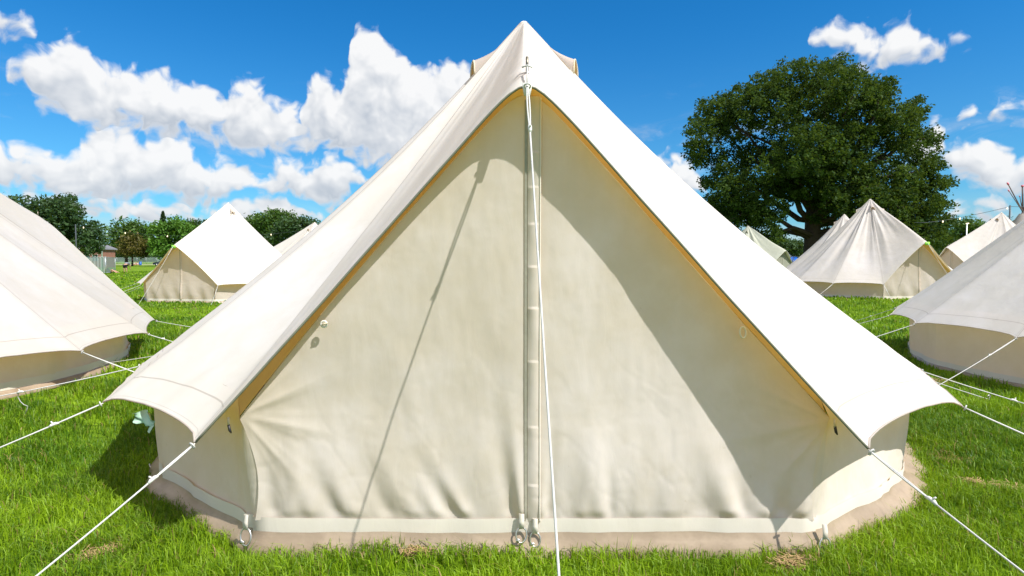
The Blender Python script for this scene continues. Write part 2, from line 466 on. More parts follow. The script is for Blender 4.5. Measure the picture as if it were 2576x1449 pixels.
    for _ in range(7): nn = (nn+np.roll(nn, 1, 0)+np.roll(nn, -1, 0)); nn /= np.linalg.norm(nn, axis=1)[:, None]
    ar = np.cumsum(np.linalg.norm(L-np.roll(L, 1, 0), axis=1))
    band = []
    for (dz, do) in ((.052, .0055), (.022, .0065), (-.008, .0062)):
        B = L+nn*(do+.0008*fbm(np.stack([ar*2.5, ar*0, ar*0], 1), 2, seed))[:, None]; B[:, 2] = wall_z+dz+.0025*vnoise(np.stack([ar*1.6, ar*0, ar*0], 1), seed)
        band.append(B)
    grid_mesh('hem_band', np.array(band), mt['hem'], root, closed=True)
    # groundsheet skirt
    if skirt_bulge is None: bulge = np.full(nlo, .02)
    else: bulge = np.array([skirt_bulge(math.degrees(math.atan2(p[0], -p[1]))) for p in L])
    sk = []
    for (f, z) in ((0, wall_z+.006), (.12, wall_z*.86), (.45, wall_z*.62), (.85, wall_z*.36), (1, .02), (1.0, -.03)):
        B = L+nn*(.004+bulge*f+.005*f*fbm(np.stack([ar*1.2, ar*0+f*1.2, ar*0+5], 1), 3, seed+2)+.0)[:, None]
        B[:, 2] = z+(.005*fbm(np.stack([ar*2.5, ar*0+f, ar*0+2], 1), 2, seed+7)*(1 if 0 < f < 1 else 0))
        sk.append(B)
    grid_mesh('groundsheet_skirt', np.array(sk), M['vinyl'], root, closed=True)
    # vents -----------------------------------------------------------------
    for th, tv in vents:
        j = int(np.argmin(np.abs(((TH-th+180) % 360)-180)))
        Pm = surf(tv, False)[j]; Pu = surf(tv-.085, False)[j]; dd = Pm-Pu; dd /= np.linalg.norm(dd)
        side = np.cross(dd, [0, 0, 1]); side /= np.linalg.norm(side); nr = np.cross(side, dd)
        if nr[2] < 0: nr = -nr
        hood = np.zeros((9, 15, 3))
        for k in range(9):
            u = k/8; c = Pu+(Pm-Pu)*u; w = .024+.044*u**.8; hh = .004+.062*u**1.3
            for q in range(15):
                a = PI*q/14
                hood[k, q] = c+side*math.cos(a)*w+(nr*.95+np.array([0, 0, .3*u]))*hh*math.sin(a)**.9-nr*.004-dd*(.078*u*math.sin(a))
        h = grid_mesh('vent_hood', hood, mt['roof'], roof)
        cax = (Pu+Pm)/2; grid_mesh('hood_glow_sheet', hood[:, 1:-1]*.985+(cax*.015)[None, None]-nr*.003, M['gusset'], h)  # inner sheet added so the hood mouth shows a painted orange glow
        mb = MB(); mb.tube([hood[-1, q] for q in range(15)], .006, 6); mb.build('hood_rim', M['edgepale'], h)
    # ropes -----------------------------------------------------------------
    ropes = ropes if ropes is not None else {}
    for i, (th, r, z) in enumerate(tips):
        ln, run, tail = ropes.get(i, (rope_len, .35, 0))
        if ln <= 0: continue
        make_rope(root, T[i]+np.array([0, 0, -.006]), T[i]+d2(th)*ln, run, tail, detail, gzroot=loc)
    if 'rope_end' in porch:
        a = lip+np.array([0, -.012, -.0]); b = np.array(porch['rope_end'])
        make_rope(root, a, b, porch.get('run', .15), 0, detail, gzroot=loc, front=True)
    # spike of the door pole
    mb = MB(); sp0 = spike+np.array([0, -.0, -.01]); mb.tube([sp0, sp0+np.array([0, 0, .055])], .0055, 8); mb.build('pole_spike', M['spike'], root)
    if limetag:
        mb = MB(); c = lip+np.array([0, -.015, -.03]); mb.box(c, (.14, .012, .09)); mb.build('marker_tape', M['lime'], root)
    return root, dict(surf=surf, T=T, cols=cols, L=L, nn=nn, xlz=xlz)

ENDS = []
def make_rope(root, a, b, run, tail, detail, gzroot=(0, 0, 0), front=False):
    """guy rope: doubled line from the tent to its runner, a single line from there to the ground"""
    a = np.array(a, float); b = np.array(b, float); rr = .0034 if detail else .0036
    wz_ = root.rotation_euler.z; wx_ = root.location[0]+b[0]*math.cos(wz_)-b[1]*math.sin(wz_); wy_ = root.location[1]+b[0]*math.sin(wz_)+b[1]*math.cos(wz_)
    b[2] = float(gz(wx_, wy_))-root.location[2]+.02
    dirv = b-a; ln = np.linalg.norm(dirv); dv = dirv/ln
    sd = np.cross(dv, [0, 0, 1.0]); sd /= np.linalg.norm(sd); up = np.cross(sd, dv)
    def pt(u, o=0.0): return a+dirv*u+np.array([0, 0, -.012*ln*4*u*(1-u)])+sd*o
    mb = MB()
    mb.tube([pt(u) for u in np.linspace(run, 1, 12)], rr, 7)
    w = .0045
    mb.tube([pt(u, w*math.sin(PI*min(1, u/run))**.6 if u > 0 else 0) for u in np.linspace(0.0, run, 14)], rr*.9, 7)
    mb.tube([pt(u, -w*math.sin(PI*min(1, u/run))**.6 if u > 0 else 0) for u in np.linspace(0.0, run, 14)], rr*.9, 7)
    # eyelet wrap
    ring = [a+dv*.012+sd*.012*math.cos(q)+up*.012*math.sin(q) for q in np.linspace(0, 2*PI, 11)[:-1]]
    mb.tube(ring, .0035, 6, closed=True)
    if tail:
        p = pt(run); pts = [p]
        for k in range(1, 9): pts.append(p+sd*(.012*k*tail)+np.array([0, 0, -.035*k*abs(tail)])+up*.012*math.sin(k*1.2)+dv*.02*math.sin(k*.8))
        pts = [q_ if q_[2] > .015 else np.array([q_[0], q_[1], .015]) for q_ in pts]
        mb.tube(pts, rr*.8, 6)
    ENDS.append((root, b.copy()))
    r = mb.build('guy_rope', M['rope'], root)
    m2 = MB(); c = pt(run)
    m2.tube([c-dv*.020-up*.002, c-dv*.008+up*.002, c+dv*.008+up*.002, c+dv*.020-up*.002], [.005, .0075, .0075, .005], 8)
    m2.tube([c+up*.004, c+up*.020+dv*.006], [.004, .003], 6)
    m2.build('rope_runner', M['runner'], r)
    return r

# ---- the big tent in front ------------------------------------------------
TC = np.array([.09, 4.6, 0])
ZT = .50
def polar(p):
    v = p-TC; return (math.degrees(math.atan2(v[0], -v[1])), math.hypot(v[0], v[1]), p[2])
tipR = [polar(hitz(2185, 1128, ZT)), polar(hitz(2421, 1020, ZT)), polar(hitz(2314, 930, ZT))]
tipL = [polar(hitz(356, 918, ZT)), polar(hitz(260, 1011, ZT)), polar(hitz(490, 1112, ZT))]
tipL = [(t[0]+360, t[1], t[2]) for t in tipL]
n_back = 8; tb = []
for k in range(1, n_back+1):
    tb.append((tipR[-1][0]+(tipL[0][0]-tipR[-1][0])*k/(n_back+1), 2.66, ZT))
tips_main = tipR+tb+tipL
print('tips', [tuple(round(float(x), 2) for x in t) for t in tips_main])
def loc_(p): return np.array(p)-TC
YD = loc_(at(1335, 1338, 2.42))[1]
cornL = loc_(at(603, 1045, 2.42)); cornR = loc_(at(2086, 1056, 2.42))
xtop = loc_(at(1338, 208, 2.42))[0]
zipx = loc_(at(1326, 800, 2.42))[0]
lipw = loc_(at(1326, 214, 2.285)); ztop = lipw[2]-.007; spk = loc_(at(1326, 172, 2.37))
print('corner', cornL, cornR, 'ztop', ztop, 'lip', lipw, 'spike', spk)
zb = .14
folds = []   # x(world local), slope dx/dz, width, amp, reach
def P2X(px): return loc_(at(px, 1300, 2.42))[0]
for px, sl, w, a, h in ((1312, -.10, .022, .024, .30), (1290, -.16, .03, -.014, .34), (1362, .06, .016, .016, .22), (1376, .02, .02, -.012, .30),
                        (1180, -.55, .030, .016, .16), (1145, -.60, .035, -.012, .2), (1110, -.45, .03, .012, .13), (1050, -.5, .04, .012, .16), (985, -.45, .035, -.012, .22),
                        (900, -.55, .045, .014, .22), (850, -.35, .03, -.011, .15), (790, -.3, .04, .012, .25), (730, .2, .03, .012, .18), (690, -.1, .03, -.014, .25),
                        (1460, .12, .03, .012, .16), (1510, -.10, .04, .015, .30), (1535, -.05, .02, -.012, .2), (1600, .2, .04, .009, .2), (1680, .1, .05, .010, .3), (1760, .25, .04, -.009, .2),
                        (1840, -.35, .05, .022, .26), (1870, -.2, .03, -.016, .2), (1925, .25, .04, .024, .20), (1965, -.35, .045, -.022, .20), (2005, .3, .04, .026, .16), (2040, .1, .03, -.012, .16)):
    folds.append((P2X(px), sl, w, a, h))
def door_fn(x, z):
    r = np.zeros_like(x)
    for x0, sl, w, a, h in folds:
        zz = np.maximum(z-zb, 0)
        r += a*np.exp(-((x-x0-sl*zz)/(w*(1+zz*1.5)))**2)*np.exp(-(zz/h)**1.5)*(.25+.75*sstep(0, .045, zz))
    q = np.stack([x*2.1, z*1.5, x*0+1.7], 1); r += .012*fbm(q, 2, 3)*np.clip((z-zb)*3, .2, 1)
    q = np.stack([x*9, z*3.2, x*0+4.7], 1); r += .0028*fbm(q, 3, 11)
    cr_ = np.abs(fbm(np.stack([x*5+z*3.5, z*3-x*1.2, x*0+9], 1), 3, 17)); r -= .0012*np.exp(-(cr_/.07)**2)*np.clip(1.1-(z-zb)*1.2, .1, 1)
    cr_ = np.abs(fbm(np.stack([x*6-z*3, z*4+x*2, x*0+3], 1), 3, 27)); r -= .0009*np.exp(-(cr_/.06)**2)*np.clip(1.1-(z-zb)*1.2, .1, 1)
    # fabric bellies slightly outward toward the foot
    r += .018*np.exp(-((z-.25)/.30)**2)
    for cx, cz_, sg in ((cornL[0], cornL[2], 1), (cornR[0], cornR[2], -1)):
        dx = (x-cx)*sg; dz = z-cz_; rr = np.hypot(dx, dz)+1e-3; an = np.arctan2(dz, dx)
        am = np.exp(-(rr/.32)**2)*np.clip(rr/.05, 0, 1)
        r += am*.0050*((1-np.abs(np.sin(an*5+1.0)))**1.6*2-.8+.5*(1-np.abs(np.sin(an*9+2+sg)))**2)*np.clip(rr/.2, .15, 1)
    return r*np.clip((x-cornL[0])/.06+.2, 0, 1)*np.clip((cornR[0]-x)/.06+.2, 0, 1)
def roof_main(P, t, TH, S, n):
    th = TH
    # long tension pleats from the peak down both front facets
    pl = .012*np.exp(-((th+13)/5)**2)*math.exp(-((t-.55)/.35)**2) - .010*np.exp(-((th+7)/3)**2)*math.exp(-((t-.7)/.25)**2)
    pl = pl + .012*np.exp(-((th-12)/4)**2)*math.exp(-((t-.55)/.3)**2)
    # crumple just above the porch
    pl = pl + np.where(S < 2, 1, 0)*.009*fbm(np.stack([TH*.35, TH*0+t*14, TH*0+3], 1), 2, 21)*math.exp(-((t-.86)/.10)**2)*np.exp(-(TH/9)**2)
    # drag lines that converge on each eave corner
    k = np.sin((th+t*38)*.9)*.0045*math.exp(-((t-.93)/.05)**2)
    return P + n*(pl+k)[:, None]
def bulge_main(th):
    return .025+.15*math.exp(-((th-72)/26)**2)+.05*math.exp(-((th+50)/20)**2)+.015*math.exp(-(th/20)**2)
nm_ = len(tips_main)
main_ropes = {0: (1.0, .22, 0), 1: (1.32, .30, 0), 2: (1.7, .30, 0), nm_-3: (1.42, .50, .55), nm_-2: (1.41, .14, 0), nm_-1: (.95, .17, 0)}
root, info = build_tent('bell_tent', 'large cream bell tent with a closed zipped front filling the middle of the photo', tuple(TC), 0, tips_main,
    dict(lip=lipw, spike=spk, e=.055, bow=.055, bowx=.0, rw=.09, belly=.03, rope_end=loc_((.122, .935, 0)), run=.10), H=at(1318, 60, 4.6)[2], nu=18, npo=81, nt=90,
    sag=.105, secsag=.045, scallop=.064, wrinkle=.0035, vents=((72, .155), (-74, .155), (176, .155)), ropes=main_ropes, wall_z=.095,
    door=dict(xl=cornL[0], xr=cornR[0], y=YD, zc=(cornL[2]+cornR[2])/2, xt=xtop, zt=ztop, zipx=zipx, flapw=.047, nz=170, nx=150, fn=door_fn, seam=(.055, -.035), bow=-.022, ytop=YD-.02),
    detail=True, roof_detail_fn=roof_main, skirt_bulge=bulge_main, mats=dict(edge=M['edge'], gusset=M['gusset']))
# fittings on the big tent
def ring_at(p, r, root, tilt=0.0, yaw=0.0, tab=True, squash=.72):
    mb = MB(); p = np.array(p)
    ax = np.array([math.cos(yaw), math.sin(yaw), 0]); az = np.array([math.sin(tilt)*math.sin(yaw)*-1, -math.sin(tilt)*math.cos(yaw), 0])*1.0+np.array([0, 0, -math.cos(tilt)])
    ring = [p+az*r+ax*r*squash*math.cos(q)+az*r*math.sin(q) for q in np.linspace(0, 2*PI, 25)[:-1]]
    mb.tube(ring, .0036, 8, closed=True)
    o = mb.build('peg_ring', M['steel'], root)
    mk = MB(); k0 = p+az*r*1.75-ax*r*.45
    mk.tube([k0-ax*.008, k0+ax*.009+np.array([0, 0, .006])], [.0055, .0055], 8)
    mk.tube([k0+np.array([0, 0, -.008]), k0+np.array([0, -.002, .012])], [.003, .002], 6); mk.build('ring_knot', M['steel'], o)
    if tab:
        w = .022; mb = MB(); ny = np.array([math.sin(yaw), -math.cos(yaw), 0])
        q0 = p+np.array([0, 0, .055]); q1 = p+az*.006
        vs = []
        for q_, o_ in ((q0, 0), (q0*.5+q1*.5, .006), (q1, .004)):
            vs += [q_-ax*w/2+ny*o_, q_+ax*w/2+ny*o_]
        vs += [v-ny*.003 for v in vs]
        mb.add(vs, [(0, 1, 3, 2), (2, 3, 5, 4), (6, 8, 9, 7), (8, 10, 11, 9), (0, 2, 8, 6), (2, 4, 10, 8), (1, 7, 9, 3), (3, 9, 11, 5), (4, 5, 11, 10)])
        mb.build('ring_tab', M['hemband'], root)
yf = 2.385
for px, py, r, yaw, ti in ((1312, 1326, .030, .12, .25), (1346, 1338, .029, -.1, .2), (619, 1328, .034, -.25, .3), (2074, 1352, .036, .2, .3)):
    ring_at(loc_(at(px, py, yf)), r, root, ti, yaw)
for px, py, dpt, yaw in ((376, 1168, 3.35, -1.0), (2283, 1190, 3.2, 1.0)):
    ring_at(loc_(at(px, py, dpt)), .035, root, .9, yaw, tab=False)
def loop_at(px, py, depth, w, h, rad, mat, nm, ang=0.0):
    c = loc_(at(px, py, depth)); mb = MB()
    pts = []
    for q in np.linspace(0, 2*PI, 21)[:-1]:
        x = w*math.cos(q); z = -h/2+h/2*math.sin(q); pts.append(c+np.array([x*math.cos(ang)-z*math.sin(ang), 0, x*math.sin(ang)+z*math.cos(ang)]))
    mb.tube(pts, rad, 6, closed=True); return mb.build(nm, mat, root)
loop_at(1868, 822, 2.385, .012, .045, .0035, M['webbing'], 'door_tie_loop', .1)
loop_at(817, 808, 2.385, .012, .024, .004, M['webbing'], 'door_tie_loop', -.3)
mb = MB(); c = loc_(at(817, 815, 2.378)); mb.tube([c+np.array([-.012, 0, -.004]), c+np.array([.012, 0, .005])], .004, 8); mb.build('wooden_toggle', M['edgepale'], root)
for px, py in ((574, 1062), (2100, 1066)):
    c = loc_(at(px, py, 2.39)); mb = MB(); mb.tube([c+np.array([0, 0, .02]), c+np.array([.001, 0, -.014])], .0055, 6); o = mb.build('tie_strap', M['edgepale'], root)
    mb = MB(); mb.tube([c+np.array([.001, 0, -.010]), c+np.array([.006, 0, -.034]), c+np.array([.012, 0, -.045])], [.006, .006, .003], 6); mb.build('strap_hook', M['blackrubber'], o)
# webbing at the porch lip that carries the front rope
mb = MB(); a = lipw
vs = [a+np.array(v) for v in ((-.020, -.010, .006), (.020, -.010, .006), (.012, -.022, -.045), (-.012, -.022, -.045), (-.020, -.006, .006), (.020, -.006, .006), (.012, -.018, -.045), (-.012, -.018, -.045))]
mb.add(vs, [(0, 3, 2, 1), (4, 5, 6, 7), (0, 1, 5, 4), (1, 2, 6, 5), (2, 3, 7, 6), (3, 0, 4, 7)]); mb.build('rope_webbing', M['webbing'], root)
mb = MB(); q0 = spk+np.array([0, -.012, .004])
mb.tube([q0+np.array([-.02, 0, -.004]), q0+np.array([0, -.006, .002]), q0+np.array([.02, 0, -.004])], .0035, 6)
mb.tube([q0, lipw*.5+q0*.5+np.array([0, -.014, .012]), lipw+np.array([0, -.012, .004])], .003, 6); mb.build('spike_tie', M['rope'], root)
# crumpled green label under the left eave
c = loc_(at(366, 1052, 2.72)); mb = MB(); vs = []
for j in range(7):
    for i in range(9):
        u, v = i/8, j/6; f = float(fbm([[u*3, v*3, 2.2]], 2, 4)[0])
        vs.append(c+np.array([-.050+.095*u, .03*f+.02*math.sin(u*5), .035-.050*v*(1-.3*u)-.045*u+.012*f]))
mb.add(vs, [(j*9+i, j*9+i+1, j*9+i+10, j*9+i+9) for j in range(6) for i in range(8)])
mb.build('green_plastic_tag', simple('green_white_plastic', (.42, .62, .47), .45, var=.55, scale=14), root)

# ---- the other tents --------------------------------------------------------
def std_tips(half=28.5, n=12, r=2.68, z=.48):
    return [(half+(360-2*half)*k/n, r, z) for k in range(n+1)]
GR = 'bell tents pitched on the grass'
def std_door(k=1.0, zc=.58, zt=1.62, yd=-2.22, hw=1.14):
    return dict(xl=-hw, xr=hw, y=yd, zc=zc, xt=0, zt=zt, nz=40, nx=36, flapw=.06, seam=(.03, -.02),
                fn=lambda x, z: .03*np.exp(-((z-.25)/.3)**2)+.012*np.sin(x*16+z*5)*np.exp(-((z-.1)/.35)**2)+.012*fbm(np.stack([x*3, z*2, x*0], 1), 2, 6))
def std_porch(hs=1.70, ys=-2.36, lipdrop=.07, out=.09, bow=.05, **kw):
    return dict(dict(lip=(0, ys-out, hs-lipdrop), spike=(0, ys, hs), e=.05, bow=bow, rw=.10, belly=.04, rope_end=(0, ys-1.45, 0)), **kw)
# left near tent
LTc = np.array([-5.96, 4.64, .24]); LTrot = 171.3
def tipabs(px, py, c, rot, z=.5):
    p = hitz(px, py, z); v = p-c; th = math.degrees(math.atan2(v[0], -v[1]))-rot
    return (th % 360, math.hypot(v[0], v[1]), z-c[2])
tB = tipabs(371, 839, LTc, LTrot); tA = tipabs(204, 883, LTc, LTrot); tC = tipabs(391, 806, LTc, LTrot)
print('LT', tA, tB, tC)
lt = [(28, 2.7, .28), (54, 2.7, .28), (79, 2.7, .28), (104, 2.7, .28), (129, 2.7, .28), (154, 2.7, .28), (179, 2.7, .28), (204, 2.7, .28), (228, 2.7, .28), (251, 2.65, .28), tA, tB, tC]
n = len(lt)
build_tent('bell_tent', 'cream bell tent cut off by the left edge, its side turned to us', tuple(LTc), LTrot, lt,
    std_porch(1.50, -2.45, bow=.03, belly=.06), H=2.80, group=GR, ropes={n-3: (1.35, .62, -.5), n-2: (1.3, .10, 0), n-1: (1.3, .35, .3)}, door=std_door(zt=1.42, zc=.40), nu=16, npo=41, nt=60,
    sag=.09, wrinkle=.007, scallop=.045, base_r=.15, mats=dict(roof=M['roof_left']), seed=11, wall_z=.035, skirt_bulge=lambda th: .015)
RTc = np.array([7.07, 6.13, 0]); RTrot = 100
r0 = tipabs(2557, 849, RTc, RTrot); r1 = tipabs(2302, 814, RTc, RTrot); r2 = tipabs(2238, 793, RTc, RTrot); r3 = tipabs(2254, 774, RTc, RTrot)
print('RT', r0, r1, r2, r3)
rt = [(30, 2.7, .5), (56, 2.7, .5), (83, 2.75, .5), r3, r2, r1, r0, (210, 2.7, .5), (234, 2.7, .5), (258, 2.7, .5), (282, 2.7, .5), (306, 2.7, .5), (330, 2.7, .5)]
build_tent('bell_tent', 'greyish white bell tent cut off by the right edge, tan wall below its eave', tuple(RTc), RTrot, rt,
    std_porch(), group=GR, ropes={3: (1.3, .3, 0), 4: (1.4, .3, 0), 5: (1.35, .45, .2), 6: (1.15, .28, 0)}, door=std_door(), mats=dict(roof=M['roof_right'], wall=M['wall_far']),
    nu=16, nt=60, sag=.07, wrinkle=.016, scallop=.05, seed=23, wall_z=.04)
MRc = (11.35, 19.0, .13)
build_tent('bell_tent', 'grey white bell tent with closed door and green tape before the large oak', MRc, 4.5, std_tips(27, 11, 2.62, .42),
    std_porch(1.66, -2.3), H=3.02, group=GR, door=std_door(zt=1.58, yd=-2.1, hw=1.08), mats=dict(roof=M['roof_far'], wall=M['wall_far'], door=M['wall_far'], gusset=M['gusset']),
    nu=16, nt=60, sag=.07, wrinkle=.022, vents=((-24, .150), (62, .150), (150, .150), (-118, .150)), seed=31, wall_z=.03, limetag=True, scallop=.05)
LFc = (-9.16, 19.35, .03)
build_tent('bell_tent', 'bright white bell tent with closed door and green tape on open grass at left', LFc, -10, std_tips(28.5, 11, 2.62, .48),
    std_porch(1.68, -2.36), H=3.04, group=GR, door=std_door(zt=1.62), nu=12, nt=50, sag=.07, wrinkle=.004, vents=((55, .150), (-60, .150), (150, .150), (-150, .150)),
    seed=41, wall_z=.03, limetag=True, mats=dict(wall=M['wall_far'], door=M['wall_far'], edge=M['edgepale']), scallop=.05)
FAR = [
 ('distant white bell tent whose tip shows between the white tent and the big tent', at(793, 657, 28)[:2], -92, (3.0, M['roof'], .004, 51)),
 ('distant pale bell tent half hidden behind the grey white tent by the oak', at(2121, 657, 25.5)[:2], 180, (3.05, M['roof_far'], .01, 61)),
 ('small olive grey bell tent with an open dark front at the foot of the oak', at(1880, 657, 33)[:2], 28, (3.0, M['roof_olive'], .02, 71)),
 ('pale bell tent behind the tent at the right edge, two vent hoods under its peak', at(2515, 657, 24)[:2], -82, (3.0, M['roof_far'], .012, 81)),
]
for lab, (x, y), rot, (H_, mt_, wr_, sd_) in FAR:
    z0 = float(gz(x, y))
    build_tent('bell_tent', lab, (x, y, z0), rot, std_tips(28.5, 11, 2.6, .48), std_porch(1.68, -2.36), H=H_, group=GR, door=std_door(), nu=8, nt=36, npo=31,
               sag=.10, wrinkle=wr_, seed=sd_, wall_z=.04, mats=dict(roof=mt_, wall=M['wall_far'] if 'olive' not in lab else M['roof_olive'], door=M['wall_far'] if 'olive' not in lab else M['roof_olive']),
               vents=((-20, .150), (20, .150)) if rot == -82 else ((60, .150), (-60, .150), (180, .150)) , scallop=.05)
TENTS = [(TC[0], TC[1], 2.36), (LTc[0], LTc[1], 2.42), (RTc[0], RTc[1], 2.42), (MRc[0], MRc[1], 2.35), (LFc[0], LFc[1], 2.35)]+[(f[1][0], f[1][1], 2.3) for f in FAR]
LMAIN = info['L'][:, :2]+TC[:2]

exec_env = None
# ------------------------------------------------------------------ pegs
PEGS = {3: 'steel peg at the foot of the rearmost rope seen right of the big tent', 10: 'steel peg in the grass between the left edge tent and the big tent',
        35: 'steel peg holding the long front rope of the tent at the right edge', 53: 'small peg below the left eave corner of the grey white tent near the oak',
        54: 'small peg below the door corner of the grey white tent near the oak', 56: 'small peg at the right door corner of the bright white tent at left'}
for i_, lab_ in PEGS.items():
    rt_, e_ = ENDS[i_]
    Mx = Matrix.Translation(rt_.location) @ Matrix.Rotation(rt_.rotation_euler.z, 4, 'Z'); q_ = np.array(Mx @ Vector(e_))
    out_ = q_[:2]-np.array(rt_.location)[:2]; out_ /= np.linalg.norm(out_); o3 = np.array([out_[0], out_[1], 0])
    mb = MB(); top_ = np.array([0, 0, .035]); mb.tube([top_-o3*.02+np.array([0, 0, -.012]), top_-o3*.012+np.array([0, 0, .002]), top_+np.array([0, 0, .004]), top_+o3*.01, top_-np.array([0, 0, .16])-o3*.07], .004, 6)
    pg_ = mb.build('tent_peg', M['steel']); pg_.location = tuple(q_); tag(pg_, lab_, 'tent peg', 'pegs holding the guy ropes')
# ------------------------------------------------------------------ ground and grass
def ground():
    # radial-ish sheet: fine near, coarse far
    ys = np.concatenate([np.linspace(-12, 30, 169), np.geomspace(30.5, 4000, 70)]); xs = np.concatenate([-np.geomspace(3000, 20, 50), np.linspace(-19.5, 19.5, 131), np.geomspace(20, 3000, 50)])
    X, Y = np.meshgrid(xs, ys); Z = gz(X, Y)
    P = np.stack([X, Y, Z], -1)
    m, t = new_mat('meadow_soil_grass')
    co = t.node('ShaderNodeTexCoord').outputs['Object']
    big = t.noise(co, .12, 4, .6); mid = t.noise(co, .9, 5, .65); fine = t.noise(co, 14, 5, .7)
    c = t.mix(t.remap(mid, .35, .65), (.080, .165, .007, 1), (.185, .300, .010, 1))
    c = t.mix(t.remap(big, .40, .62, 0, .6), c, (.22, .33, .018, 1))
    c = t.mix(t.remap(fine, .30, .60, .75, 0), c, (.025, .060, .006, 1))
    # paler worn track far away
    sx = t.node('ShaderNodeSeparateXYZ'); t.l.new(co, sx.inputs[0])
    wob = t.math('ADD', sx.outputs[1], t.math('MULTIPLY', t.noise(co, .02, 2), 14))
    tr = t.math('MULTIPLY', t.remap(wob, 176, 180), t.remap(wob, 186, 190, 1, 0))
    c = t.mix(t.math('MULTIPLY', tr, .8), c, (.36, .34, .24, 1))
    p = t.node('ShaderNodeBsdfPrincipled'); p.inputs['Roughness'].default_value = .9; p.inputs['Specular IOR Level'].default_value = .1
    t.set(p.inputs['Base Color'], c); t.set(p.inputs['Normal'], t.bump(fine, .6, .05)); fin(t, p.outputs[0])
    o = grid_mesh('ground', P, m); tag(o, kind='structure'); o['label'] = 'flat green festival field'
ground()
def grass_mat():
    m, t = new_mat('grass_blades')
    a = t.attr('gcol', 'Color')
    p = t.node('ShaderNodeBsdfPrincipled'); p.inputs['Roughness'].default_value = .5; p.inputs['Specular IOR Level'].default_value = .3
    t.set(p.inputs['Base Color'], a)
    tl = t.node('ShaderNodeBsdfTranslucent'); t.set(tl.inputs['Color'], t.mix(.5, a, (.36, .52, .02, 1)))
    mx = t.node('ShaderNodeMixShader'); mx.inputs[0].default_value = .38
    t.l.new(p.outputs[0], mx.inputs[1]); t.l.new(tl.outputs[0], mx.inputs[2]); fin(t, mx.outputs[0]); return m
GM = grass_mat()
def inside_poly(x, y, poly):
    r = np.zeros(len(x), bool); n = len(poly)
    for i in range(n):
        x1, y1 = poly[i]; x2, y2 = poly[(i+1) % n]
        if y1 == y2: continue
        c = ((y1 > y) != (y2 > y)) & (x < (x2-x1)*(y-y1)/(y2-y1)+x1); r ^= c
    return r
PATCH = [(hitz(2000, 1432, 0), .11, .05, .3), (hitz(2490, 1235, 0), .14, .05, -.6), (hitz(250, 1415, 0), .08, .05, .8), (hitz(1045, 1408, 0), .06, .025, 0), (hitz(2355, 965, 0), .16, .07, 0),
         (hitz(5, 1075, 0), .12, .08, 0), (hitz(2380, 1160, 0), .10, .10, 0)]
def patchw(x, y):
    w = np.zeros(len(x))
    for c, ra, rb, an in PATCH:
        dx = x-c[0]; dy = y-c[1]; u = (dx*math.cos(an)+dy*math.sin(an))/ra; v = (-dx*math.sin(an)+dy*math.cos(an))/rb
        w = np.maximum(w, np.clip(1.35-np.hypot(u, v)+.35*vnoise(np.stack([x*14, y*14, x*0], 1), 8), 0, 1))
    return w
def blades(x, y, h, w, lean, seed, straw=.03):
    n = len(x); r = np.random.default_rng(seed)
    z0 = gz(x, y)
    ang = r.uniform(0, 2*PI, n); wind = .35
    la = r.uniform(0, 2*PI, n); lx = np.cos(la)*lean-wind*lean*.6; ly = np.sin(la)*lean+wind*.2*lean
    dx = np.cos(ang)*w/2; dy = np.sin(ang)*w/2
    V = np.zeros((n, 5, 3))
    V[:, 0] = np.stack([x-dx, y-dy, z0-.012], 1); V[:, 1] = np.stack([x+dx, y+dy, z0-.012], 1)
    mx = x+lx*h*.30; my = y+ly*h*.30; mz = z0+h*.62
    V[:, 2] = np.stack([mx+dx*.75, my+dy*.75, mz], 1); V[:, 3] = np.stack([mx-dx*.75, my-dy*.75, mz], 1)
    V[:, 4] = np.stack([x+lx*h, y+ly*h, z0+h*(1-.32*np.clip(lean, 0, 1.4))], 1)
    b = np.arange(n)*5
    q = np.stack([b, b+1, b+2, b+3], 1); tr = np.stack([b+3, b+2, b+4], 1)
    # colour of each blade
    big = fbm(np.stack([x*.55, y*.55, x*0], 1), 3, 2); mid = fbm(np.stack([x*2.6, y*2.6, x*0+3], 1), 2, 5)
    f = np.clip(.46+.40*big+.38*mid+r.normal(0, .30, n), 0, 1)[:, None]
    c1 = np.array([.058, .150, .006]); c2 = np.array([.275, .430, .010]); C = c1*(1-f)+c2*f
    pale = (r.random(n) < .10)[:, None]; C = np.where(pale, C*.5+np.array([.22, .30, .06])*.5, C)
    pw = patchw(x, y); st = (r.random(n) < straw+.9*pw)[:, None]; C = np.where(st, np.array([.36, .24, .10])*r.uniform(.5, 1.2, (n, 1)), C)
    V[:, 2:, 2] -= (pw*.6)[:, None]*(V[:, 2:, 2]-z0[:, None])
    return V.reshape(-1, 3), q, tr, np.repeat(C, 5, 0)
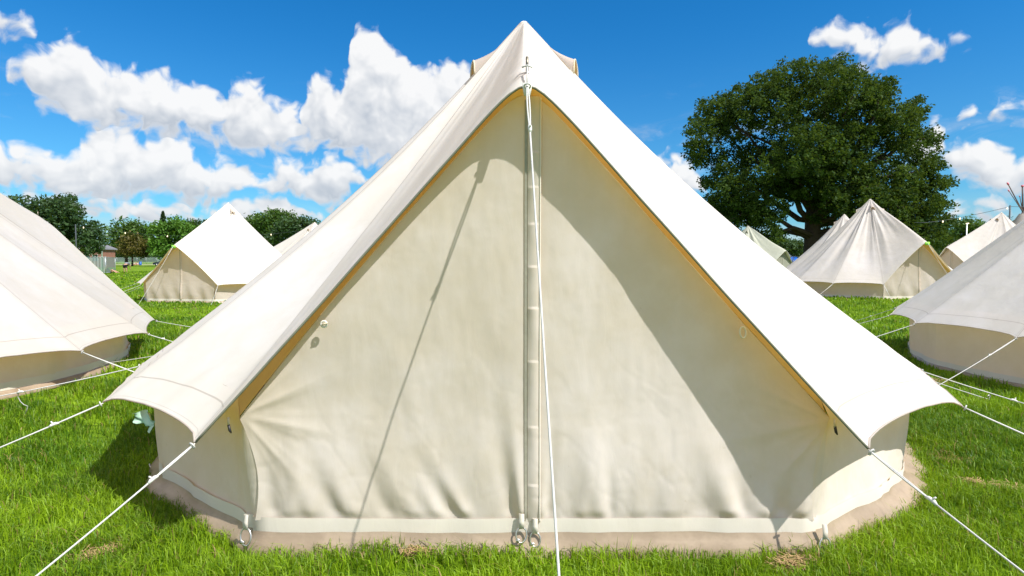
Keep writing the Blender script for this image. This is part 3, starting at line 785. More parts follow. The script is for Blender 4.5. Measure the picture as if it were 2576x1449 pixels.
def grass():
    Vs = []; Q = []; T_ = []; Cs = []; off = 0
    bands = [(.9, 3.2, 15000, (.042, .080), (.0030, .0056)), (3.2, 5.0, 8000, (.042, .078), (.004, .007)), (5.0, 9, 2600, (.045, .075), (.007, .012)),
             (9, 16, 620, (.05, .08), (.014, .024)), (16, 30, 150, (.055, .10), (.03, .05)), (30, 70, 22, (.06, .12), (.07, .13))]
    sd = 100
    for y0, y1, dens, hr, wr in bands:
        # area kept a margin wider than the view
        a = 1.05; mrg = 1.0
        x1 = a*y1+mrg; N = int((y1-y0)*2*x1*dens)
        r = np.random.default_rng(sd); sd += 1
        y = r.uniform(y0, y1, N); x = r.uniform(-x1, x1, N); k = np.abs(x) < a*y+mrg; x = x[k]; y = y[k]
        k = ~inside_poly(x, y, LMAIN)
        for cx, cy, rr in TENTS[1:]: k &= np.hypot(x-cx, y-cy) > rr
        x = x[k]; y = y[k]
        tuft = vnoise(np.stack([x*5.5, y*5.5, x*0], 1), 31)+.6*vnoise(np.stack([x*14, y*14, x*0], 1), 33)
        k = r.random(len(x)) < np.clip(.72+.5*tuft, .25, 1); x = x[k]; y = y[k]; tuft = tuft[k]
        n = len(x)
        h = r.uniform(hr[0], hr[1], n)*(1+.28*np.clip(tuft, -1, 1)); w = r.uniform(wr[0], wr[1], n)
        # longer blades where the mower cannot reach, along the groundsheet
        dm = np.min(np.hypot(x[:, None]-LMAIN[::3, 0][None], y[:, None]-LMAIN[::3, 1][None]), 1) if y0 < 5 else np.full(n, 9.0)
        h = h*(1+.22*fbm(np.stack([x*1.7, y*1.7, x*0+8], 1), 2, 61))
        h = h*(1-.18*np.exp(-(dm/.16)**2))
        tall = r.random(n) < .03; h = np.where(tall, h*1.45, h)
        lean = np.clip(r.normal(.55, .3, n), .05, 1.3)
        V, q, t, C = blades(x, y, h, w, lean, sd+50)
        Vs.append(V); Q.append(q+off); T_.append(t+off); Cs.append(C); off += len(V)
    V = np.concatenate(Vs); me = fast_mesh('grass', V, np.concatenate(Q), np.concatenate(T_)); C = np.concatenate(Cs)
    at_ = me.attributes.new('gcol', 'FLOAT_COLOR', 'POINT'); at_.data.foreach_set('color', np.concatenate([C, np.ones((len(C), 1))], 1).astype(np.float32).ravel())
    print('grass verts', len(V))
    o = link('grass', me, GM, smooth=False); tag(o, 'short bright green meadow grass round the tents', 'grass', kind='stuff')
grass()
def dry():
    m, t = new_mat('dry_thatch'); co = t.node('ShaderNodeTexCoord').outputs['Object']
    p = t.node('ShaderNodeBsdfPrincipled'); p.inputs['Roughness'].default_value = .8
    t.set(p.inputs['Base Color'], t.mix(t.noise(co, 60, 3), (.20, .12, .05, 1), (.55, .38, .18, 1))); fin(t, p.outputs[0])
    r = np.random.default_rng(9); mb = MB()
    for c, ra, rb, an in PATCH[:5]:
        for k in range(200):
            u = r.normal(0, .5); v = r.normal(0, .5)
            if u*u+v*v > 1.2: continue
            x = c[0]+u*ra*math.cos(an)-v*rb*math.sin(an); y = c[1]+u*ra*math.sin(an)+v*rb*math.cos(an)
            a = r.uniform(0, PI*2); L = r.uniform(.015, .05); w = .0016; z = float(gz(x, y))+.018+r.uniform(0, .03)
            dx, dy = math.cos(a)*L, math.sin(a)*L; nx, ny = -math.sin(a)*w, math.cos(a)*w; dz = r.uniform(-.008, .012)
            mb.add([(x+nx, y+ny, z), (x-nx, y-ny, z), (x+dx-nx, y+dy-ny, z+dz), (x+dx+nx, y+dy+ny, z+dz)], [(0, 1, 2, 3)])
    tag(mb.build('dry_grass', m, smooth=False), 'straw coloured dry grass clippings lying in small patches', 'dry grass', kind='stuff')
dry()

# ------------------------------------------------------------------ trees
def tree(name, label, depth, blobs, trunk, mat, leaf=.3, per=900, group=None, seed=1, clump=.9, yspread=1.0, limbs=True, density=1.0):
    """blobs: (px, py, rx, ry) ellipses of the crown seen at that distance; each is given real depth within the crown"""
    r = np.random.default_rng(seed); k = depth/F
    tx, ty0, ty1, tw = trunk   # trunk px, top py, bottom py, width px
    base = at(tx, ty1, depth); gzb = float(gz(base[0], base[1])); base[2] = gzb
    root = empty(name, tuple(base), 0, label, 'tree', group)
    bl = []
    xs = [b[0] for b in blobs]; cxm = (min(x-b[2] for x, b in zip(xs, blobs))+max(x+b[2] for x, b in zip(xs, blobs)))/2
    W = max(1e-3, (max(x+b[2] for x, b in zip(xs, blobs))-cxm))
    for (bx, by, rx, ry) in blobs:
        dd = W*k*math.sqrt(max(.05, 1-((bx-cxm)/W)**2))*yspread*.75
        nrep = max(1, int(round(dd/(rx*k)*1.0))); nrep = min(nrep, 4)
        for q in range(nrep):
            yo = (r.uniform(-1, 1) if nrep > 1 else r.uniform(-.3, .3))*dd
            if q == 0: yo = -abs(yo)
            D_ = depth+yo; c = at(bx+r.normal(0, rx*.12), by+r.normal(0, ry*.1), D_)
            bl.append((c-base, rx*k, ry*k))
    Ps = []; Ti = []
    for c, rx, rz in bl:
        nC = max(5, int(density*26*(rx*rz)/(clump*clump)))
        u = r.normal(size=(nC, 3)); u /= np.linalg.norm(u, axis=1)[:, None]
        rad = r.random(nC)**.30
        cc = c+u*rad[:, None]*np.array([rx, rx, rz])
        for q in range(nC):
            cr = clump*r.uniform(.45, 1.0)
            nL = int(per*.045*r.uniform(.6, 1.3)*(cr/clump)**1.5*1.0)+4
            v = r.normal(size=(nL, 3)); v /= np.linalg.norm(v, axis=1)[:, None]
            rr = r.random(nL)**.45
            v = v*rr[:, None]*np.array([cr, cr, cr*.85])
            Ps.append(cc[q]+v); Ti.append(np.clip(np.full(nL, r.uniform(0, 1))*.7+r.uniform(0, .3, nL), 0, 1))
    P = np.concatenate(Ps); Ti = np.concatenate(Ti); n = len(P)
    nz_ = r.normal(size=(n, 3))+np.array([0, 0, .9]); nz_ /= np.linalg.norm(nz_, axis=1)[:, None]
    a = np.cross(nz_, r.normal(size=(n, 3))); a /= np.linalg.norm(a, axis=1)[:, None]; b = np.cross(nz_, a)
    L = leaf*r.uniform(.6, 1.25, n)[:, None]
    V = np.stack([P-a*L*.5, P+b*L*.28+a*L*.05, P+a*L*.5, P-b*L*.28+a*L*.05], 1).reshape(-1, 3)
    ii = np.arange(n)*4; q = np.stack([ii, ii+1, ii+2, ii+3], 1)
    me = fast_mesh('crown', V, q); at_ = me.attributes.new('tint', 'FLOAT', 'POINT'); at_.data.foreach_set('value', np.repeat(Ti, 4).astype(np.float32))
    link('crown', me, mat, root, smooth=False)
    # trunk and limbs
    mb = MB(); top = at(tx, ty0, depth)-base; w = tw*k/2
    tp = [np.array([0, 0, -.2]), np.array([0, 0, .3]), top*.5+np.array([.0, 0, 0]), top]
    tp = [tp[0], tp[1], np.array([top[0]*.3, 0, top[2]*.35]), np.array([top[0]*.6, .05, top[2]*.7]), top]
    mb.tube(tp, [w*1.5, w*1.15, w*.95, w*.8, w*.6], 12)
    if limbs:
        order = sorted(range(len(bl)), key=lambda i: r.random())
        for i in order[:26]:
            c = bl[i][0]; s = tp[3] if c[2] > top[2]*.7 else tp[2]; s = s*.6+top*.4*r.uniform(.5, 1)
            mid = s*.5+c*.5+np.array([r.normal(0, .05), r.normal(0, .05), .12])*np.linalg.norm(c-s)
            q1 = s*.75+mid*.25+r.normal(0, .03, 3)*np.linalg.norm(c-s)
            mb.tube([s, q1, mid, mid*.4+c*.6+r.normal(0, .04, 3)*np.linalg.norm(c-s), c], [w*.42, w*.32, w*.2, w*.12, w*.05], 6)
    mb.build('trunk', M['bark'], root)
    print(name, 'leaves', n)
    return root
oak = [(2010, 200, 60, 34), (2100, 195, 55, 30), (1930, 222, 55, 28), (1870, 252, 55, 28), (1800, 288, 50, 30), (1765, 328, 40, 30), (1750, 372, 28, 22), (1785, 398, 45, 20),
       (1850, 325, 60, 32), (1950, 285, 70, 36), (2060, 262, 80, 38), (2150, 245, 60, 34), (2210, 238, 42, 26), (2180, 305, 70, 36), (2255, 305, 40, 26), (2312, 268, 26, 16), (2290, 296, 26, 14),
       (1900, 390, 70, 26), (2010, 360, 80, 38), (2110, 360, 80, 42), (2210, 380, 80, 40), (2290, 345, 46, 22), (2338, 350, 24, 11), (2320, 395, 46, 20), (2350, 418, 28, 10), (1835, 436, 55, 20), (1800, 462, 38, 14),
       (1800, 505, 44, 16), (1850, 505, 55, 16), (1930, 470, 60, 22), (2020, 455, 70, 34), (2130, 460, 80, 40), (2230, 465, 70, 40), (2310, 462, 52, 30), (2362, 470, 32, 14), (2385, 456, 20, 8),
       (1830, 560, 50, 16), (1900, 548, 55, 18), (1940, 590, 36, 14), (2110, 545, 60, 28), (2200, 545, 70, 36), (2290, 535, 60, 30), (2350, 520, 36, 20), (2365, 560, 28, 14), (2330, 600, 50, 24), (2250, 608, 60, 26), (2160, 600, 50, 22), (2380, 610, 25, 14), (1880, 600, 45, 14), (1850, 470, 60, 22), (1870, 525, 55, 22), (1930, 530, 50, 24), (1985, 480, 40, 22), (2085, 500, 40, 22), (1815, 535, 45, 18), (1990, 420, 80, 30), (2090, 415, 80, 30), (2150, 500, 80, 30), (2260, 500, 70, 30), (2240, 570, 60, 28), (2310, 570, 50, 26)]
oak = [(x_, y_, rx_*1.0, ry_*1.35) for x_, y_, rx_, ry_ in oak]
tree('oak_tree', 'huge spreading dark green oak rising behind the tents on the right', 50, oak, (2045, 500, 655, 44), M['oakleaf'], leaf=.26, per=900, seed=5, clump=.60, yspread=.80, density=.215)
TG = 'trees along the far side of the field'
tree('broadleaf_tree', 'tall dark tree rising behind the tent at the left edge', 75, [(60, 540, 60, 40), (10, 510, 30, 20), (150, 510, 45, 18), (120, 550, 60, 40), (165, 540, 40, 35), (200, 580, 45, 30), (235, 600, 22, 28), (150, 600, 70, 40), (215, 620, 38, 22), (60, 600, 80, 40)],
     (160, 600, 668, 14), M['leafdark'], leaf=.42, per=500, group=TG, seed=11, clump=.9, density=.42)
tree('broadleaf_tree', 'round mid green tree right of the grey lamp post', 150, [(290, 590, 28, 26), (320, 572, 32, 18), (345, 585, 28, 26), (290, 620, 25, 22), (330, 610, 40, 30), (360, 605, 16, 30)], (318, 620, 664, 7), M['leafmid'], leaf=.8, per=400, group=TG, seed=12, clump=2.0)
tree('broadleaf_tree', 'small bronze green tree standing alone on the grass beyond the walkers', 140, [(333, 600, 20, 16), (318, 615, 20, 16), (350, 615, 22, 16), (333, 630, 36, 14), (312, 632, 14, 10), (358, 632, 14, 10)], (333, 632, 669, 4), M['leafbrown'], leaf=.6, per=400, group=TG, seed=13, clump=1.4)
tree('broadleaf_tree', 'bright green rounded tree left of the white tent', 135, [(405, 580, 22, 18), (440, 570, 30, 18), (470, 585, 24, 22), (430, 600, 45, 28), (400, 615, 20, 22), (480, 610, 20, 22), (440, 630, 50, 20)], (440, 630, 664, 8), M['leafbright'], leaf=.7, per=420, group=TG, seed=14, clump=1.7)
def conifer(px, depth, ytop, ybot, wpx, seed, label):
    r = np.random.default_rng(seed); k = depth/F; base = at(px, 657, depth); base[2] = float(gz(base[0], base[1]))
    Htot = at(px, ytop, depth)[2]-base[2]; zb_ = at(px, ybot, depth)[2]-base[2]
    root = empty('conifer_tree', tuple(base), 0, label, 'tree', TG)
    Ps = []; Ti = []
    for lv in range(26):
        u = lv/25; z = Htot-(Htot-zb_)*u; R = wpx*k*(.06+.94*u**.8)
        for br in range(9):
            a = r.uniform(0, 2*PI); n = 40; s = r.random(n)**.6; rr = R*r.uniform(.6, 1.1)
            p = np.stack([np.cos(a)*s*rr+r.normal(0, .12*rr, n), np.sin(a)*s*rr+r.normal(0, .12*rr, n), z-s*rr*.25+r.normal(0, .15, n)], 1); Ps.append(p); Ti.append(np.full(n, r.uniform(0, .6)))
    P = np.concatenate(Ps); Ti = np.concatenate(Ti); n = len(P); nz_ = r.normal(size=(n, 3)); nz_ /= np.linalg.norm(nz_, axis=1)[:, None]
    a = np.cross(nz_, r.normal(size=(n, 3))); a /= np.linalg.norm(a, axis=1)[:, None]; b = np.cross(nz_, a); L = .7
    V = np.stack([P-a*L*.5, P+b*L*.2, P+a*L*.5, P-b*L*.2], 1).reshape(-1, 3); ii = np.arange(n)*4
    me = fast_mesh('crown', V, np.stack([ii, ii+1, ii+2, ii+3], 1)); at_ = me.attributes.new('tint', 'FLOAT', 'POINT'); at_.data.foreach_set('value', np.repeat(Ti, 4).astype(np.float32)); link('crown', me, M['leafdark'], root, smooth=False)
    mb = MB(); mb.tube([(0, 0, -.2), (0, 0, Htot*.5), (0, 0, Htot*.97)], [.45, .25, .04], 8); mb.build('trunk', M['bark'], root)
conifer(413, 160, 535, 600, 16, 3, 'dark pointed conifer poking up behind the bright green tree')
tree('broadleaf_tree', 'dark tree partly hidden behind the left slope of the white tent', 165, [(500, 590, 30, 20), (530, 600, 35, 25), (480, 570, 20, 14), (520, 570, 20, 12), (550, 580, 30, 25), (505, 625, 50, 25)], (520, 625, 664, 6), M['leafdark'], leaf=.8, per=420, group=TG, seed=15, clump=2.0)
tree('broadleaf_tree', 'rounded green tree just right of the white tent peak', 150, [(630, 575, 30, 25), (660, 560, 30, 20), (690, 550, 32, 20), (720, 560, 28, 20), (650, 600, 50, 25), (700, 590, 50, 30)], (680, 610, 664, 8), M['leafmid'], leaf=.75, per=460, group=TG, seed=16, clump=1.8)
tree('broadleaf_tree', 'darker green tree between the white tent and the big tent', 120, [(730, 575, 30, 22), (765, 565, 28, 18), (785, 580, 20, 20), (710, 600, 40, 25), (760, 600, 40, 25), (800, 600, 30, 30)], (750, 610, 666, 9), M['leafdark'], leaf=.6, per=460, group=TG, seed=17, clump=1.5)
tree('broadleaf_tree', 'dark green tree behind the lamp pole right of the oak', 110, [(2430, 565, 28, 20), (2455, 580, 30, 20), (2410, 595, 30, 20), (2450, 605, 40, 20), (2385, 600, 20, 20)], (2430, 610, 660, 8), M['leafmid'], leaf=.6, per=460, group=TG, seed=18, clump=1.5)
tree('broadleaf_tree', 'low dark tree behind the tent with two vent hoods', 130, [(2490, 575, 28, 16), (2520, 570, 24, 18), (2500, 600, 40, 22), (2560, 580, 30, 20)], (2500, 610, 660, 8), M['leafdark'], leaf=.6, per=420, group=TG, seed=19, clump=1.6)
tree('broadleaf_tree', 'dark bushy tree under the left side of the oak', 95, [(1850, 610, 40, 25), (1900, 620, 50, 25), (1960, 625, 45, 22), (1830, 640, 30, 18), (2000, 630, 40, 22)], (1900, 630, 662, 9), M['leafdark'], leaf=.4, per=460, group=TG, seed=20, clump=1.0)
tree('broadleaf_tree', 'dark bushy tree under the right side of the oak', 70, [(2120, 610, 50, 28), (2200, 620, 50, 28), (2290, 630, 50, 22), (2370, 635, 40, 20)], (2200, 630, 662, 9), M['leafdark'], leaf=.4, per=460, group=TG, seed=21, clump=1.0)
# far wood that reads as one mass
def wood():
    r = np.random.default_rng(77); Ps = []; Ti = []
    for px in np.arange(-500, 3100, 22):
        d = r.uniform(250, 330); ty = 628+r.uniform(-9, 8)
        c = at(px, ty, d); R = r.uniform(4, 7)
        for q in range(9):
            cc = c+np.array([r.normal(0, R*.7), r.normal(0, R*.6), -abs(r.normal(0, c[2]*.45))]); n = 60
            v = r.normal(size=(n, 3)); v /= np.linalg.norm(v, axis=1)[:, None]; Ps.append(cc+v*R*.6*r.random((n, 1))**.4); Ti.append(np.full(n, r.uniform(0, 1)))
    P = np.concatenate(Ps); Ti = np.concatenate(Ti); n = len(P); P[:, 2] = np.maximum(P[:, 2], .5)
    nz_ = r.normal(size=(n, 3))+np.array([0, 0, .6]); nz_ /= np.linalg.norm(nz_, axis=1)[:, None]; a = np.cross(nz_, r.normal(size=(n, 3))); a /= np.linalg.norm(a, axis=1)[:, None]; b = np.cross(nz_, a); L = 2.2
    V = np.stack([P-a*L*.5, P+b*L*.4, P+a*L*.5, P-b*L*.4], 1).reshape(-1, 3); ii = np.arange(n)*4
    me = fast_mesh('far_wood', V, np.stack([ii, ii+1, ii+2, ii+3], 1)); at_ = me.attributes.new('tint', 'FLOAT', 'POINT'); at_.data.foreach_set('value', np.repeat(Ti, 4).astype(np.float32))
    tag(link('far_wood', me, M['leafdark'], smooth=False), 'low dark wood along the horizon', 'wood', kind='stuff')
wood()

# ------------------------------------------------------------------ fences, buildings, posts
scrim = None
def sheet_mat(name, c, alpha):
    m, t = new_mat(name); p = t.node('ShaderNodeBsdfPrincipled'); p.inputs['Base Color'].default_value = col4(c); p.inputs['Roughness'].default_value = .5
    tr = t.node('ShaderNodeBsdfTransparent'); mx = t.node('ShaderNodeMixShader'); mx.inputs[0].default_value = alpha
    t.l.new(tr.outputs[0], mx.inputs[1]); t.l.new(p.outputs[0], mx.inputs[2]); fin(t, mx.outputs[0]); return m
M['scrim'] = sheet_mat('fence_mesh_infill', (.36, .46, .42), .42)
M['scrim2'] = sheet_mat('near_fence_infill', (.26, .34, .33), .70)
M['post'] = simple('galvanised_post', (.50, .54, .55), .4, metal=.4, var=.15)
def fence_panel(a, b, h, label, group, infill, corr=False):
    a = np.array(a, float); b = np.array(b, float); ln = np.linalg.norm(b-a); rz = math.atan2(b[1]-a[1], b[0]-a[0])
    root = empty('fence_panel', tuple(a), rz, label, 'fence panel', group)
    mb = MB()
    mb.tube([(0.02, 0, -.05), (0.02, 0, h+.03)], .022, 8); mb.tube([(ln-.02, 0, -.05), (ln-.02, 0, h+.03)], .022, 8)
    mb.tube([(0.02, 0, h), (ln-.02, 0, h)], .018, 8); mb.tube([(0.02, 0, .12), (ln-.02, 0, .12)], .018, 8)
    mb.build('fence_frame', M['post'], root)
    n = 90; xs = np.linspace(.04, ln-.04, n); yy = (.03*np.sign(np.sin(xs*2*PI/.28))*np.abs(np.sin(xs*2*PI/.28))**.4) if corr else xs*0
    P = np.stack([np.stack([xs, yy, np.full(n, z)], 1) for z in (.12, h-.02)]); grid_mesh('mesh_infill', P, infill, root)
    if corr:
        mb = MB(); mb.box((ln-.02, 0, h+.05), (.10, .07, .05)); mb.build('panel_clamp', M['steel'], root)
p0 = at(265, 657, 56)[:2]
labs = ['grey corrugated fence panel at the corner, next to the person lying on the grass', 'grey corrugated fence panel next to the corner panel, half hidden by the left tent', 'grey corrugated fence panel mostly hidden behind the left tent']
for i in range(3):
    a = (p0[0]-1.75*(i+1), p0[1]-.25*(i+1), 0); b = (p0[0]-1.75*i, p0[1]-.25*i, 0)
    fence_panel(a, b, 1.58, labs[i], 'near grey fence panels', M['scrim2'], True)
p1 = at(274.5, 657, 62)[:2]
fence_panel((p0[0], p0[1]+.05, 0), (p1[0]*.985, p1[1], 0), 1.58, 'green tinted fence panel running back from the fence corner', 'near grey fence panels', M['scrim2'], False)
for i in range(13):
    a = at(262+27.5*i, 657, 190); b = at(262+27.5*(i+1)-1, 657, 190)
    fence_panel((a[0], 190+math.sin(i)*1.2, float(gz(a[0], 190))), (b[0], 190+math.sin(i+1)*1.2, float(gz(b[0], 190))), 2.0, 'pale green see-through mesh fence panel at the far end of the field', 'far mesh fence panels', M['scrim'])
# lamp post
c = at(257, 657, 90); mb = MB(); r_ = empty('lamp_post', (c[0], c[1], 0), 0, 'tall grey lamp post behind the corrugated fence', 'lamp post')
mb.tube([(0, 0, -.1), (0, 0, 3.2), (0, 0, 4.9)], [.12, .10, .07], 10); mb.build('pole', M['post'], r_)
mb = MB(); mb.tube([(0, 0, 4.85), (.2, 0, 5.05), (.6, 0, 5.1)], .04, 8); mb.box((.75, 0, 5.1), (.5, .2, .09)); mb.build('lamp_head', M['post'], r_)
# brick building
def brick_mat():
    m, t = new_mat('red_brick'); co = t.node('ShaderNodeTexCoord').outputs['Object']
    b = t.node('ShaderNodeTexBrick'); b.inputs['Scale'].default_value = 4; b.inputs['Color1'].default_value = (.34, .12, .07, 1); b.inputs['Color2'].default_value = (.24, .08, .05, 1); b.inputs['Mortar'].default_value = (.4, .35, .3, 1)
    mp = t.node('ShaderNodeMapping'); mp.inputs['Rotation'].default_value = (PI/2, 0, 0); t.l.new(co, mp.inputs[0]); t.l.new(mp.outputs[0], b.inputs[0])
    p = t.node('ShaderNodeBsdfPrincipled'); p.inputs['Roughness'].default_value = .9; t.l.new(b.outputs[0], p.inputs['Base Color']); fin(t, p.outputs[0]); return m
c = at(236, 657, 115); br = empty('brick_building', (c[0], c[1], 0), .1, 'low red brick building with a grey roof seen through the trees beyond the fence', 'building')
mb = MB(); mb.box((0, 0, 1.7), (5.2, 5, 3.4)); mb.build('wall', brick_mat(), br, False)
mb = MB(); mb.add([(-2.9, -2.8, 3.4), (2.9, -2.8, 3.4), (2.9, 2.8, 3.4), (-2.9, 2.8, 3.4), (-2.9, -2.8, 3.62), (2.9, -2.8, 3.62), (2.9, 2.8, 3.62), (-2.9, 2.8, 3.62), (-2.6, 0, 4.3), (2.6, 0, 4.3)],
    [(0, 3, 2, 1), (0, 1, 5, 4), (1, 2, 6, 5), (2, 3, 7, 6), (3, 0, 4, 7), (4, 5, 9, 8), (6, 7, 8, 9), (5, 6, 9), (7, 4, 8)]); mb.build('roof', simple('slate_roof', (.24, .23, .26), .6, var=.2), br, False)
for x in (-1.5, .2, 1.7):
    mb = MB(); mb.box((x, -2.52, 1.9), (.9, .08, 1.1)); w_ = mb.build('window', simple('window_glass_dark', (.05, .06, .07), .1), br, False)
    mb = MB()
    for dx in (-.47, 0, .47): mb.box((x+dx, -2.575, 1.9), (.06, .03, 1.2))
    mb.build('frame', simple('white_window_paint', (.7, .7, .68), .5), w_, False)

# ------------------------------------------------------------------ festoon lights
M['bulb'] = simple('warm_bulb', (.9, .8, .6), .3, emit=(1, .82, .5, 1.6))
M['cable'] = simple('dark_cable', (.05, .06, .07), .6)
def festoon(label, pts, bulbs, r=.012):
    root = empty('festoon_cable', tuple(pts[0]), 0, label, 'string lights'); o0 = np.array(pts[0])
    mb = MB(); mb.tube([np.array(p)-o0 for p in pts], r, 6); mb.build('cable', M['cable'], root)
    for b in bulbs:
        b = np.array(b)-o0; mb = MB(); R = .03
        vs = []; fs = []
        for i in range(7):
            a = PI*i/6
            for k in range(10): q = 2*PI*k/10; vs.append(b+np.array([math.cos(q)*math.sin(a)*R, math.sin(q)*math.sin(a)*R, -R-.03+math.cos(a)*R*1.15]))
        for i in range(6):
            for k in range(10): fs.append((i*10+k, i*10+(k+1) % 10, (i+1)*10+(k+1) % 10, (i+1)*10+k))
        mb.add(vs, fs); mb.tube([b, b+np.array([0, 0, -.04])], .018, 8); mb.build('bulb', M['bulb'], root)
DL = 38
def cat_(px): return at(px, 595-26*((px-520)/320)**2, DL)
festoon('thin string of warm bulbs hanging across the field behind the white tent', [cat_(x) for x in range(190, 861, 20)], [cat_(x) for x in (210, 315, 421, 590, 682, 780)], .006)
for px, lab in ((190, 'thin pole holding the left end of the string of bulbs'), (860, 'thin pole holding the right end of the string of bulbs')):
    p = cat_(px); mb = MB(); o = mb.tube([(p[0], p[1], -.1), (p[0], p[1], p[2]+.08)], .03, 8).build('festoon_pole', M['cable']); tag(o, lab, 'pole')
DR = 30
def catr(px): 
    return at(px, np.interp(px, [2330, 2372, 2415, 2480, 2534, 2541, 2576, 2640], [560, 555, 547.5, 534, 521.5, 519.5, 520.5, 524]), DR)
festoon('string of bulbs rising from the oak to the slim pole beside the tipi poles', [catr(x) for x in (2300, 2330, 2372, 2415, 2450, 2480, 2510, 2534, 2541, 2560, 2576, 2600, 2640)], [catr(x) for x in (2372, 2415, 2534)], .011)
p = catr(2541); mb = MB(); tag(mb.tube([(p[0], p[1], -.1), (p[0], p[1], p[2]+.06)], .035, 8).build('festoon_pole', M['cable']), 'slim dark pole at the right edge carrying the string of bulbs', 'pole')
p = at(2432, 563, 45); root = empty('lamp_post', (p[0], p[1], float(gz(p[0], p[1]))), 0, 'slender lamp post with one warm bulb in front of the tree right of the oak', 'lamp post')
mb = MB(); mb.tube([(0, 0, -.1), (0, 0, p[2]-root.location[2])], [.06, .05], 8); mb.build('pole', M['post'], root)
mb = MB(); mb.box((.05, 0, p[2]-root.location[2]+.03), (.16, .12, .05)); mb.build('lamp_head', M['bulb'], root)
# ------------------------------------------------------------------ tipi
c = at(2573, 533, 34); tz = float(c[2]); g0 = float(gz(c[0], c[1])); tp = empty('tipi', (c[0], c[1], g0), 0, 'tipi behind the right edge tent, only its crossed poles with pink tips in view', 'tipi')
hz = tz-g0; R0 = 2.4; P = np.zeros((12, 41, 3))
for j in range(12):
    u = j/11
    for k in range(41):
        a = 2*PI*k/40; rr = .16*(1-u)+R0*u+.02*math.sin(a*12)*u; P[j, k] = (rr*math.sin(a), -rr*math.cos(a), (hz-.1)*(1-u)+.03*u)
grid_mesh('tipi_cover', P, M['roof_far'], tp)
for px, py, wd in ((2528.6, 462, .045), (2528.0, 480, .03), (2565, 493, .03), (2572, 467, .06), (2600, 470, .05), (2622, 488, .045), (2590, 462, .05), (2556, 470, .0)):
    if wd == 0: continue
    e_ = at(px, py, 34)-np.array([c[0], c[1], g0]); v = e_-np.array([0, 0, hz]); v[1] += (px % 7-3)*.12
    foot = np.array([0, 0, hz])-v*(hz/max(v[2], .3)); foot = foot if np.linalg.norm(foot[:2]) < R0*.95 else np.append(foot[:2]/np.linalg.norm(foot[:2])*R0*.95, 0)
    mb = MB(); mb.tube([foot, np.array([0, 0, hz]), np.array([0, 0, hz])+v], [wd, wd*.8, wd*.55], 7); o = mb.build('tipi_pole', simple('weathered_pole', (.13, .09, .08), .8, var=.3), tp)
    mb = MB(); mb.tube([np.array([0, 0, hz])+v*.95, np.array([0, 0, hz])+v*1.02], [wd*1.1, wd*1.1], 7); mb.build('pink_tip', simple('pink_tape', (.75, .18, .25), .6), o)
# ------------------------------------------------------------------ dome tents under the oak
def dome(label, px, depth, rx, h, c):
    p = at(px, 657, depth); root = empty('dome_tent', (p[0], p[1], float(gz(p[0], p[1]))), .4, label, 'tent')
    P = np.zeros((14, 33, 3))
    for j in range(14):
        u = j/13*PI/2
        for k in range(33):
            a = 2*PI*k/32; sq = 1-.10*math.cos(4*a)*math.cos(u); P[j, k] = (rx*math.cos(u)*math.cos(a)*sq, rx*.85*math.cos(u)*math.sin(a)*sq, h*math.sin(u)*(1-.05*abs(math.sin(2*a))))
    grid_mesh('flysheet', P, simple('dome_nylon', c, .4, var=.15, scale=3), root)
    for a0 in (PI/4, 3*PI/4):
        mb = MB(); mb.tube([(rx*math.cos(q)*math.cos(a0)*1.1, rx*.85*math.cos(q)*math.sin(a0)*1.1, h*1.01*abs(math.sin(q))+.01) for q in np.linspace(0, PI, 20)], .015, 6); mb.build('tent_pole', M['cable'], root)
dome('small blue dome tent on the ground under the oak', 1997, 40, 1.0, 1.38, (.01, .10, .42))
dome('small white dome tent behind the blue one under the oak', 1978, 48, 1.1, 1.7, (.7, .74, .78))
